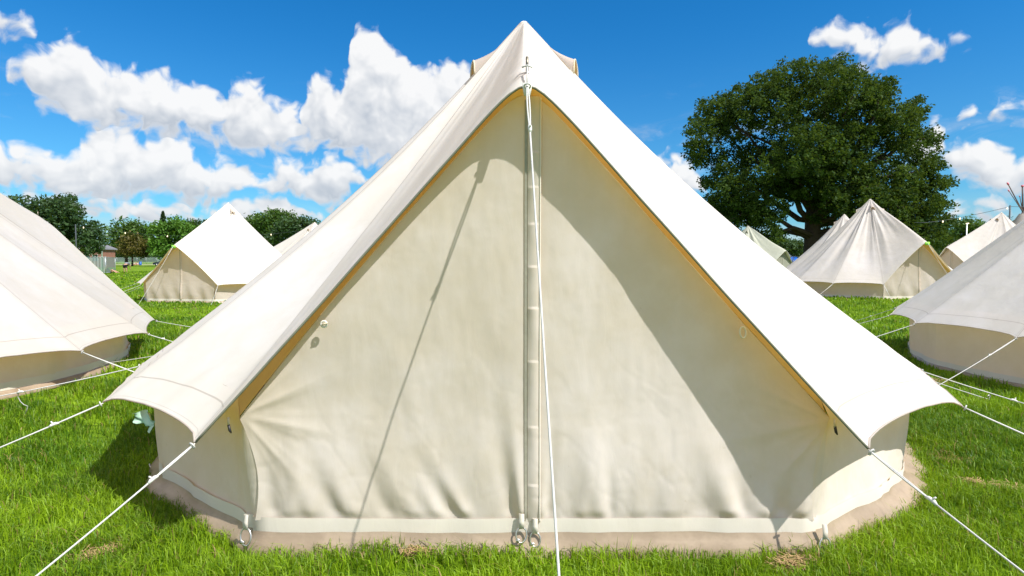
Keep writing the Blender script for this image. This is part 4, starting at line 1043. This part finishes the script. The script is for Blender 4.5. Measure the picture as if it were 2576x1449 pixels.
# ------------------------------------------------------------------ car
def car():
    c = at(410, 657, 150); root = empty('car', (c[0], c[1], float(gz(c[0], c[1]))), 0, 'dark blue parked hatchback half hidden by the white tent', 'car')
    paint = simple('dark_blue_paint', (.012, .02, .04), .2, spec=.6); glass = simple('car_glass', (.02, .03, .035), .08); tyre = simple('tyre', (.02, .02, .02), .9); rim = simple('alloy', (.5, .5, .5), .3, metal=.8)
    prof = [(-2.05, .35), (-2.1, .6), (-2.02, .85), (-1.55, .95), (-.95, 1.0), (-.45, 1.38), (.1, 1.45), (1.0, 1.42), (1.7, 1.02), (2.0, .95), (2.08, .6), (2.02, .35)]
    mb = MB(); n = len(prof); ws = [.80 if z < 1.0 else .64 for x, z in prof]
    vs = [(x, -w, z) for (x, z), w in zip(prof, ws)]+[(x, w, z) for (x, z), w in zip(prof, ws)]
    fs = [tuple(range(n))[::-1], tuple(range(n, 2*n))]+[(i, (i+1) % n, n+(i+1) % n, n+i) for i in range(n)]
    mb.add(vs, fs); o = mb.build('car_body', paint, root, False); bv = o.modifiers.new('bev', 'BEVEL'); bv.width = .05; bv.segments = 2
    for s in (-1, 1):
        mb = MB(); mb.add([(-.85, s*.735, 1.03), (-.42, s*.665, 1.33), (.30, s*.655, 1.37), (.30, s*.745, 1.0)], [(0, 1, 2, 3)]); mb.build('window', glass, root, False)
        mb = MB(); mb.add([(.38, s*.745, 1.0), (.38, s*.655, 1.37), (.98, s*.66, 1.34), (1.45, s*.74, 1.02)], [(0, 1, 2, 3)]); mb.build('window', glass, root, False)
        for x in (-1.3, 1.3):
            mb = MB(); mb.tube([(x, s*.66, .32), (x, s*.84, .32)], .32, 18); w = mb.build('wheel', tyre, root); mb = MB(); mb.tube([(x, s*.83, .32), (x, s*.855, .32)], .2, 14); mb.build('rim', rim, w)
        mb = MB(); mb.box((-2.06, s*.62, .80), (.10, .26, .16)); mb.build('tail_light', simple('red_lens', (.5, .02, .02), .2), root)
        mb = MB(); mb.box((2.05, s*.6, .72), (.10, .3, .14)); mb.build('headlight', simple('clear_lens', (.7, .7, .7), .1), root)
    root.rotation_euler.z = .35
car()
# ------------------------------------------------------------------ people
import bmesh
SK = simple('skin', (.52, .29, .19), .6); HAIR = simple('dark_hair', (.03, .02, .015), .7, var=.4, scale=60)
def skin_body(name, joints, edges, root, mat, sub=2):
    me = bpy.data.meshes.new(name); bm = bmesh.new(); lay = bm.verts.layers.skin.verify(); vs = []
    for i, (p, r) in enumerate(joints):
        v = bm.verts.new(p); v[lay].radius = (r, r) if not hasattr(r, '__len__') else r; v[lay].use_root = (i == 0); vs.append(v)
    for a, b in edges: bm.edges.new((vs[a], vs[b]))
    bm.to_mesh(me); bm.free(); o = link(name, me, mat, root); md = o.modifiers.new('skin', 'SKIN'); md.use_smooth_shade = True; s = o.modifiers.new('sub', 'SUBSURF'); s.levels = sub; s.render_levels = sub; return o
def head(root, p, face, r=.105):
    """head with nose and ears, hair as a cap"""
    p = np.array(p); f = np.array(face, float); f /= np.linalg.norm(f); s = np.cross(f, [0, 0, 1.0]); s /= np.linalg.norm(s)+1e-9; u = np.cross(s, f)
    def ball(c, rad, sc_=(1, 1, 1), lo=0.0):
        vs = []; fs = []
        for i in range(11):
            a = PI*i/10
            for k in range(16):
                q = 2*PI*k/16; vs.append(c+rad*(s*math.cos(q)*math.sin(a)*sc_[0]+f*math.sin(q)*math.sin(a)*sc_[1]+u*math.cos(a)*sc_[2]))
        for i in range(10):
            for k in range(16): fs.append((i*16+k, i*16+(k+1) % 16, (i+1)*16+(k+1) % 16, (i+1)*16+k))
        return vs, fs
    mb = MB(); mb.add(*ball(p, r, (.78, .92, 1.12))); mb.add(*ball(p+f*r*.93-u*r*.1, r*.16, (.7, 1, 1.3)))
    for q in (-1, 1): mb.add(*ball(p+s*q*r*.8-f*.01, r*.18, (.5, .8, 1.3)))
    return mb, ball(p-f*r*.16+u*r*.16, r*1.03, (.84, .92, 1.08))
def finish_person(root, joints, edges, hp, face, hairc=HAIR):
    o = skin_body('body', joints, edges, root, SK)
    mb, hb = head(root, hp, face); me_o = mb
    mb2 = MB(); mb2.add(*hb); mb2.build('hair', hairc, root)
    hd = mb.build('head', SK, root)
def hand_edges(J, E_, wrist, tipdir):
    w = np.array(J[wrist][0]); t = np.array(tipdir, float); t /= np.linalg.norm(t); s = np.cross(t, [0, .3, 1]); s /= np.linalg.norm(s)
    pal = len(J); J.append((tuple(w+t*.07), .028)); E_.append((wrist, pal))
    for k, (o_, l) in enumerate(((-.03, .07), (-.01, .085), (.01, .08), (.03, .06))):
        J.append((tuple(w+t*.10+s*o_), .010)); E_.append((pal, len(J)-1)); J.append((tuple(w+t*(.10+l*.9)+s*o_*1.1), .008)); E_.append((len(J)-2, len(J)-1))
    J.append((tuple(w+t*.06+s*.06), .010)); E_.append((pal, len(J)-1))
# bending person seen from behind, at 62 m
c = at(314.5, 657, 62); pr = empty('person', (c[0], c[1], 0), 0, 'person in grey shirt and black shorts bending forward on the grass', 'person')
J = [((0, 0, .80), .13), ((-.10, 0, .76), .10), ((-.12, -.03, .44), .065), ((-.13, .02, .09), .042), ((-.13, .14, .04), .04),
     ((.10, 0, .76), .10), ((.12, -.03, .44), .065), ((.13, .02, .09), .042), ((.14, .14, .04), .04),
     ((0, .16, .95), .14), ((0, .38, 1.02), .15), ((0, .52, .98), .06), ((-.19, .42, .98), .06), ((-.22, .48, .70), .045), ((-.16, .55, .47), .032), ((.19, .42, .98), .06), ((.22, .48, .70), .045), ((.16, .55, .47), .032)]
E_ = [(0, 1), (1, 2), (2, 3), (3, 4), (0, 5), (5, 6), (6, 7), (7, 8), (0, 9), (9, 10), (10, 11), (10, 12), (12, 13), (13, 14), (10, 15), (15, 16), (16, 17)]
hand_edges(J, E_, 14, (0, .2, -1)); hand_edges(J, E_, 17, (0, .2, -1))
finish_person(pr, J, E_, (0, .64, .92), (0, .6, -.8))
grey = simple('grey_shirt', (.22, .23, .26), .9, var=.2); blk = simple('black_cotton', (.015, .015, .018), .9, var=.2)
skin_body('shirt', [((0, .05, .86), .165), ((0, .18, .97), .165), ((0, .38, 1.03), .17), ((-.19, .43, .99), .085), ((-.215, .47, .80), .07), ((.19, .43, .99), .085), ((.215, .47, .80), .07)], [(0, 1), (1, 2), (2, 3), (3, 4), (2, 5), (5, 6)], pr, grey)
skin_body('shorts', [((0, 0, .83), .155), ((-.10, 0, .74), .125), ((-.12, -.02, .48), .10), ((.10, 0, .74), .125), ((.12, -.02, .48), .10)], [(0, 1), (1, 2), (0, 3), (3, 4)], pr, blk)
# reclining person
c = at(267, 657, 59); pr = empty('person', (c[0], c[1], 0), 0, 'person in dark top and shorts reclining against the corner of the grey fence', 'person')
J = [((.28, 0, .14), .13), ((.33, -.09, .14), .09), ((.66, -.12, .36), .065), ((1.00, -.12, .09), .042), ((1.10, -.12, .05), .035), ((.33, .09, .14), .09), ((.72, .12, .24), .065), ((1.12, .12, .07), .042), ((1.2, .12, .10), .035),
     ((.14, 0, .28), .13), ((.02, 0, .48), .14), ((-.02, 0, .58), .05), ((.02, -.19, .47), .055), ((-.08, -.24, .25), .042), ((-.18, -.24, .06), .03), ((.02, .19, .47), .055), ((.10, .24, .25), .042), ((.22, .20, .14), .03)]
E_ = [(0, 1), (1, 2), (2, 3), (3, 4), (0, 5), (5, 6), (6, 7), (7, 8), (0, 9), (9, 10), (10, 11), (10, 12), (12, 13), (13, 14), (10, 15), (15, 16), (16, 17)]
hand_edges(J, E_, 14, (-1, 0, -.1)); hand_edges(J, E_, 17, (1, 0, -.2))
finish_person(pr, J, E_, (-.02, 0, .70), (1, -.2, 0))
skin_body('top', [((.24, 0, .16), .15), ((.14, 0, .28), .15), ((.02, 0, .47), .155), ((.02, -.19, .46), .075), ((.02, .19, .46), .075)], [(0, 1), (1, 2), (2, 3), (2, 4)], pr, blk)
skin_body('shorts', [((.28, 0, .15), .15), ((.34, -.09, .15), .11), ((.50, -.11, .25), .095), ((.34, .09, .15), .11), ((.52, .11, .20), .095)], [(0, 1), (1, 2), (0, 3), (3, 4)], pr, simple('dark_red_shorts', (.03, .02, .03), .9))
# seated group far away with a blue bin
for i, (px, cc, lab) in enumerate(((338, (.7, .7, .7), 'person in white shirt seated on the far grass, left of the seated group'), (343, (.45, .2, .2), 'person in dusty red shirt seated in the middle of the far group'), (348, (.6, .65, .75), 'person in pale blue shirt seated beside the blue bin'))):
    c = at(px, 657, 165); pr = empty('person', (c[0], c[1], float(gz(c[0], c[1]))), (i-1)*.5, lab, 'person', 'people seated at the far end of the field')
    J = [((0, 0, .14), .14), ((-.12, -.05, .13), .09), ((-.30, -.30, .28), .06), ((-.08, -.42, .08), .045), ((.12, -.05, .13), .09), ((.30, -.30, .28), .06), ((.08, -.45, .08), .045), ((0, .02, .42), .14), ((0, 0, .62), .14), ((0, 0, .74), .05), ((-.2, 0, .6), .05), ((-.25, -.15, .38), .04), ((-.1, -.3, .30), .03), ((.2, 0, .6), .05), ((.25, -.15, .38), .04), ((.1, -.3, .30), .03)]
    E_ = [(0, 1), (1, 2), (2, 3), (0, 4), (4, 5), (5, 6), (0, 7), (7, 8), (8, 9), (8, 10), (10, 11), (11, 12), (8, 13), (13, 14), (14, 15)]
    hand_edges(J, E_, 12, (.5, -.6, 0)); hand_edges(J, E_, 15, (-.5, -.6, 0))
    finish_person(pr, J, E_, (0, 0, .88), (0, -1, 0))
    skin_body('shirt', [((0, 0, .18), .16), ((0, .02, .42), .16), ((0, 0, .62), .16), ((-.2, 0, .6), .075), ((-.24, -.1, .45), .06), ((.2, 0, .6), .075), ((.24, -.1, .45), .06)], [(0, 1), (1, 2), (2, 3), (3, 4), (2, 5), (5, 6)], pr, simple('shirt_cloth', cc, .9))
c = at(353, 657, 165); bn = empty('litter_bin', (c[0], c[1], float(gz(c[0], c[1]))), 0, 'blue bin standing beside the people seated far away', 'bin')
mb = MB(); mb.tube([(0, 0, 0), (0, 0, .05), (0, 0, .9)], [.28, .30, .34], 18); mb.build('bin_body', simple('blue_plastic', (.02, .12, .45), .4), bn)
mb = MB(); mb.tube([(0, 0, .9), (0, 0, .94), (0, 0, 1.0)], [.37, .37, .25], 18); mb.build('lid', simple('blue_lid', (.03, .15, .5), .4), bn)
# loose rope tail lying on the grass by the left tent
mb = MB(); pts = [hitz(x, y, .05) for x, y in ((368, 952), (385, 949), (405, 948), (430, 945), (460, 943))]
pts = [hitz(x, y, .06) for x, y in ((356, 971), (372, 963), (392, 957), (420, 955), (460, 949))]
pts = [hitz(x, y, .06) for x, y in ((238, 970), (252, 963), (270, 960), (290, 960), (308, 955))]
tag(mb.tube(pts, .0045, 6).build('loose_rope', M['rope']), 'short loose end of white rope lying on the grass left of the big tent', 'rope')

# ------------------------------------------------------------------ sky, sun, camera
SUN = np.array([1.31, -1.0, 2.10]); SUN /= np.linalg.norm(SUN)
EL = math.asin(SUN[2]); AZ = math.atan2(SUN[0], SUN[1])
w = bpy.data.worlds.new('World'); sc.world = w; w.use_nodes = True; w.node_tree.nodes.clear(); t = NT(w.node_tree)
sky = t.node('ShaderNodeTexSky', sky_type='NISHITA'); sky.sun_disc = False; sky.sun_elevation = EL; sky.sun_rotation = AZ; sky.air_density = 1.0; sky.dust_density = .35; sky.ozone_density = 2.2
def azel(px, py):
    r = ray(px, py); r = r/np.linalg.norm(r); return math.atan2(r[0], r[1]), math.asin(r[2])
B1T = [(-300,190),(5,230),(30,190),(50,145),(100,118),(150,108),(185,95),(215,112),(235,142),(258,176),(295,165),(325,188),(380,178),(430,184),(465,212),(500,210),(550,236),(575,212),(620,206),(665,222),(692,252),(730,256),(752,285),(758,250),(770,222),(810,190),(832,198),(842,215),(872,210),(880,120),(892,82),(930,66),(955,84),(968,108),(1000,115),(1018,150),(1052,175),(1125,170),(1165,163),(1190,187),(1300,230),(1400,330),(1450,400),(1500,500),(2030,200),(2050,92),(2080,74),(2110,62),(2150,58),(2182,76),(2220,96),(2258,64),(2282,60),(2302,86),(2340,88),(2366,125),(2390,112),(2415,84),(2440,100),(2460,160),(2700,180)]
B1B = [(-300,190),(5,180),(30,198),(50,200),(90,230),(100,270),(165,285),(200,320),(240,335),(300,315),(350,345),(440,355),(465,328),(525,360),(550,350),(600,378),(675,392),(725,370),(750,370),(850,370),(875,390),(950,415),(1100,430),(1300,400),(1400,380),(1450,360),(1500,380),(2030,60),(2050,97),(2100,118),(2150,150),(2190,172),(2260,164),(2300,146),(2340,142),(2366,136),(2390,118),(2415,114),(2440,112),(2460,80),(2700,80)]
B2T = [(-300,300),(-60,290),(-10,320),(10,352),(30,385),(75,374),(125,384),(180,374),(210,350),(250,338),(310,326),(350,350),(380,354),(425,350),(475,374),(525,402),(550,410),(610,406),(630,440),(650,455),(662,425),(690,404),(750,405),(780,424),(810,408),(850,388),(880,414),(915,440),(1000,470),(1100,520),(1600,520),(1636,440),(1660,404),(1690,397),(1718,400),(1748,412),(1772,455),(1800,520),(2280,420),(2310,330),(2340,312),(2362,326),(2375,372),(2400,384),(2430,368),(2450,354),(2480,352),(2520,370),(2576,386),(2700,370)]
B2B = [(-300,450),(0,470),(75,474),(150,487),(200,498),(350,502),(475,508),(550,503),(610,490),(650,480),(700,488),(800,515),(875,492),(915,470),(1000,480),(1100,480),(1600,400),(1636,452),(1690,476),(1740,490),(1775,486),(1800,440),(2280,350),(2310,395),(2375,402),(2400,425),(2440,455),(2500,485),(2576,492),(2700,480)]
B3T = [(-300,480),(0,488),(50,496),(150,490),(250,500),(350,502),(450,507),(500,528),(560,520),(600,504),(650,490),(700,494),(760,518),(800,540),(850,580),(1000,620),(2300,620),(2380,560),(2420,520),(2480,500),(2576,505),(2700,500)]
B3B = [(-300,530),(0,522),(150,545),(300,560),(500,570),(700,562),(820,556),(850,545),(1000,500),(2300,500),(2380,540),(2420,548),(2480,540),(2576,545),(2700,540)]
B4T = [(-300,5),(-100,10),(0,22),(30,30),(60,54),(95,96),(120,160),(2360,340),(2394,300),(2405,284),(2424,279),(2445,284),(2456,300),(2480,330),(2500,285),(2512,270),(2545,261),(2600,254),(2700,250)]
B4B = [(-300,60),(-100,60),(0,70),(50,84),(95,99),(120,60),(2360,240),(2394,290),(2405,298),(2424,303),(2445,299),(2456,285),(2480,250),(2500,278),(2512,284),(2545,290),(2600,295),(2700,300)]
A0_, A1_ = -.82, .82
if True:
    ng = bpy.data.node_groups.new('cloud_density', 'ShaderNodeTree'); g = NT(ng)
    ng.interface.new_socket('P', in_out='INPUT', socket_type='NodeSocketVector')
    for nm in ('Mask', 'Dens', 'Noise', 'Height', 'Soft'): ng.interface.new_socket(nm, in_out='OUTPUT', socket_type='NodeSocketFloat')
    gi = g.node('NodeGroupInput'); go = g.node('NodeGroupOutput'); P0 = gi.outputs[0]
    def noise2(vec, scale, detail, rough, dist=0.0, out=0):
        n = g.node('ShaderNodeTexNoise', noise_dimensions='2D'); n.inputs['Scale'].default_value = scale; n.inputs['Detail'].default_value = detail; n.inputs['Roughness'].default_value = rough; n.inputs['Distortion'].default_value = dist
        g.l.new(vec, n.inputs['Vector']); return n.outputs[out]
    wv = g.vmath('MULTIPLY', g.vmath('SUBTRACT', noise2(P0, 17, 2, .5, out=1), (.5, .5, .5)), (.040, .026, 0)); P1 = g.vmath('ADD', P0, wv)
    s1 = g.node('ShaderNodeSeparateXYZ'); g.l.new(P1, s1.inputs[0])
    u = g.math('MULTIPLY', g.math('SUBTRACT', s1.outputs[0], A0_), 1/(A1_-A0_))
    EO, ES = .10, .60
    v = g.math('MULTIPLY', g.math('ADD', s1.outputs[1], EO), 1/ES)
    def curve(pts):
        n = g.node('ShaderNodeFloatCurve'); g.l.new(u, n.inputs['Value']); c = n.mapping.curves[0]
        Q = []
        for px, py in pts:
            a, e_ = azel(px, py); Q.append((min(1, max(0, (a-A0_)/(A1_-A0_))), min(1, max(0, (e_+EO)/ES))))
        c.points[0].location = Q[0]; c.points[1].location = Q[-1]
        for q in Q[1:-1]: c.points.new(*q)
        for p_ in c.points: p_.handle_type = 'AUTO_CLAMPED'
        n.mapping.extend = 'HORIZONTAL'; n.mapping.update(); return n.outputs[0]
    cur = None; hh = None
    for Tc, Bc in ((B1T, B1B), (B2T, B2B), (B3T, B3B), (B4T, B4B)):
        T_c, B_c = curve(Tc), curve(Bc)
        up = g.math('SUBTRACT', T_c, v); dn = g.math('SUBTRACT', v, B_c)
        m_ = g.math('MULTIPLY', g.math('MINIMUM', up, g.math('MULTIPLY', dn, .8)), 26)
        h_ = g.math('DIVIDE', dn, g.math('MAXIMUM', g.math('SUBTRACT', T_c, B_c), .02))
        if cur is None: cur = m_; hh = h_
        else:
            sel = g.math('GREATER_THAN', m_, cur); 
            hh = g.math('ADD', g.math('MULTIPLY', hh, g.math('SUBTRACT', 1.0, sel)), g.math('MULTIPLY', h_, sel)); cur = g.math('MAXIMUM', cur, m_)
    mask = g.math('MAXIMUM', g.math('MINIMUM', cur, 1.3), -2.0)
    n1 = noise2(P1, 26, 8, .58, .1)
    v1 = g.node('ShaderNodeTexVoronoi', feature='SMOOTH_F1', voronoi_dimensions='2D'); v1.inputs['Scale'].default_value = 42; v1.inputs['Smoothness'].default_value = .5; v1.inputs['Detail'].default_value = 1; v1.inputs['Roughness'].default_value = .5
    g.l.new(P1, v1.inputs['Vector'])
    bil = g.math('SUBTRACT', .42, v1.outputs['Distance'])
    nz_ = g.math('ADD', g.math('MULTIPLY', g.math('SUBTRACT', n1, .5), 1.9), g.math('MULTIPLY', bil, .9))
    dens = g.math('ADD', mask, nz_)
    soft = g.math('ADD', g.math('MULTIPLY', mask, .8), g.math('ADD', g.math('MULTIPLY', noise2(P1, 15, 4, .50, .3), 2.6), g.math('MULTIPLY', bil, .8)))
    for i_, o_ in enumerate((mask, dens, nz_, hh, soft)): g.l.new(o_, go.inputs[i_])
    tc = t.node('ShaderNodeTexCoord').outputs['Generated']; sx = t.node('ShaderNodeSeparateXYZ'); t.l.new(tc, sx.inputs[0])
    az = t.math('ARCTAN2', sx.outputs[0], sx.outputs[1]); el = t.math('ARCSINE', sx.outputs[2]); cb = t.node('ShaderNodeCombineXYZ'); t.l.new(az, cb.inputs[0]); t.l.new(el, cb.inputs[1])
    g1 = t.node('ShaderNodeGroup', node_tree=ng); t.l.new(cb.outputs[0], g1.inputs[0])
    g2 = t.node('ShaderNodeGroup', node_tree=ng); t.l.new(t.vmath('ADD', cb.outputs[0], (.008, .024, 0)), g2.inputs[0])
    alpha = t.remap(g1.outputs[1], -.50, .34)
    bank = t.math('MULTIPLY', t.remap(el, .11, .02, 0, .55), t.remap(t.noise(t.vmath('MULTIPLY', tc, (1.5, 1.5, 9.0)), 2.2, 4, .55), .38, .60))
    alpha = t.math('MAXIMUM', alpha, bank)
    wisp = t.math('MULTIPLY', t.remap(t.noise(t.vmath('MULTIPLY', tc, (2.0, 2.0, 7.0)), 3.2, 6, .62, .8), .52, .74), t.math('MULTIPLY', t.remap(el, .30, .12, 0, .45), t.remap(el, .0, .05)))
    alpha = t.math('MAXIMUM', alpha, wisp)
    slope = t.math('SUBTRACT', g1.outputs[4], g2.outputs[4])
    lit = t.math('ADD', t.math('MULTIPLY', slope, .55), t.math('MULTIPLY', g1.outputs[2], .16))
    lit = t.math('ADD', lit, t.math('MULTIPLY', t.math('SUBTRACT', t.math('MINIMUM', g1.outputs[3], 1.0), .40), .85))
    lit = t.remap(lit, -1.0, .62, 0, 1, smooth=False)
    lit = t.math('MAXIMUM', lit, t.remap(g1.outputs[1], .9, -.1, 0, .5))
    ccol = t.mix(lit, (.52, .59, .69, 1), (1.12, 1.12, 1.12, 1))
    low = t.remap(el, .02, .16, .35, 0)
    ccol = t.mix(low, ccol, (.66, .73, .82, 1))
    skc = t.mix(1.0, sky.outputs[0], (.10, .74, 1.22, 1), 'MULTIPLY')
    hz_ = t.remap(el, 0, .42, 1, 0)
    skc = t.mix(t.math('MULTIPLY', hz_, .75), skc, t.mix(1.0, sky.outputs[0], (.46, .88, 1.08, 1), 'MULTIPLY'))
    SKYS = .092
    bs = t.mix(1.0, skc, (SKYS, SKYS, SKYS, 1), 'MULTIPLY')
    fill_veil = t.math('MULTIPLY', t.remap(el, .50, .95), t.remap(t.noise(tc, 2.2, 3, .5), .35, .6, .35, .85))  # thin cloud added overhead, out of view, as neutral fill light
    back = t.math('MULTIPLY', t.remap(sx.outputs[1], .25, -.35), t.remap(t.noise(tc, 3.0, 4, .55), .40, .62, .1, .75))  # pale cloud added behind the camera, unseen, for more fill
    bs = t.mix(t.math('MAXIMUM', fill_veil, back), bs, (.82, .80, .79, 1))
    out = t.mix(t.math('MULTIPLY', alpha, .97), bs, t.mix(1.0, ccol, (.64, .64, .64, 1), 'MULTIPLY'))
    bg = t.node('ShaderNodeBackground'); t.l.new(out, bg.inputs[0]); bg.inputs[1].default_value = 1.0
    o = t.node('ShaderNodeOutputWorld'); t.l.new(bg.outputs[0], o.inputs[0])
w.cycles.sampling_method = 'MANUAL'; w.cycles.sample_map_resolution = 256
sun = bpy.data.lights.new('sun', 'SUN'); sun.energy = 4.6; sun.angle = math.radians(.53); sun.color = (1.0, .965, .915)
so = bpy.data.objects.new('sun', sun); COL.objects.link(so); so.rotation_euler = Vector(SUN).to_track_quat('Z', 'Y').to_euler(); so.location = (10, -8, 20)
cam = bpy.data.cameras.new('camera'); cam.sensor_width = 36; cam.lens = 36*F/2576; cam.clip_start = .05; cam.clip_end = 9000
co_ = bpy.data.objects.new('camera', cam); COL.objects.link(co_); co_.location = (0, 0, CAMH); co_.rotation_euler = (PI/2-PITCH, 0, 0); sc.camera = co_
sc.view_settings.view_transform = 'Standard'; sc.view_settings.look = 'None'; sc.view_settings.exposure = .44; sc.view_settings.gamma = 1
sc.cycles.max_bounces = 6; sc.cycles.transparent_max_bounces = 8; sc.cycles.diffuse_bounces = 4; sc.cycles.glossy_bounces = 1; sc.cycles.transmission_bounces = 3
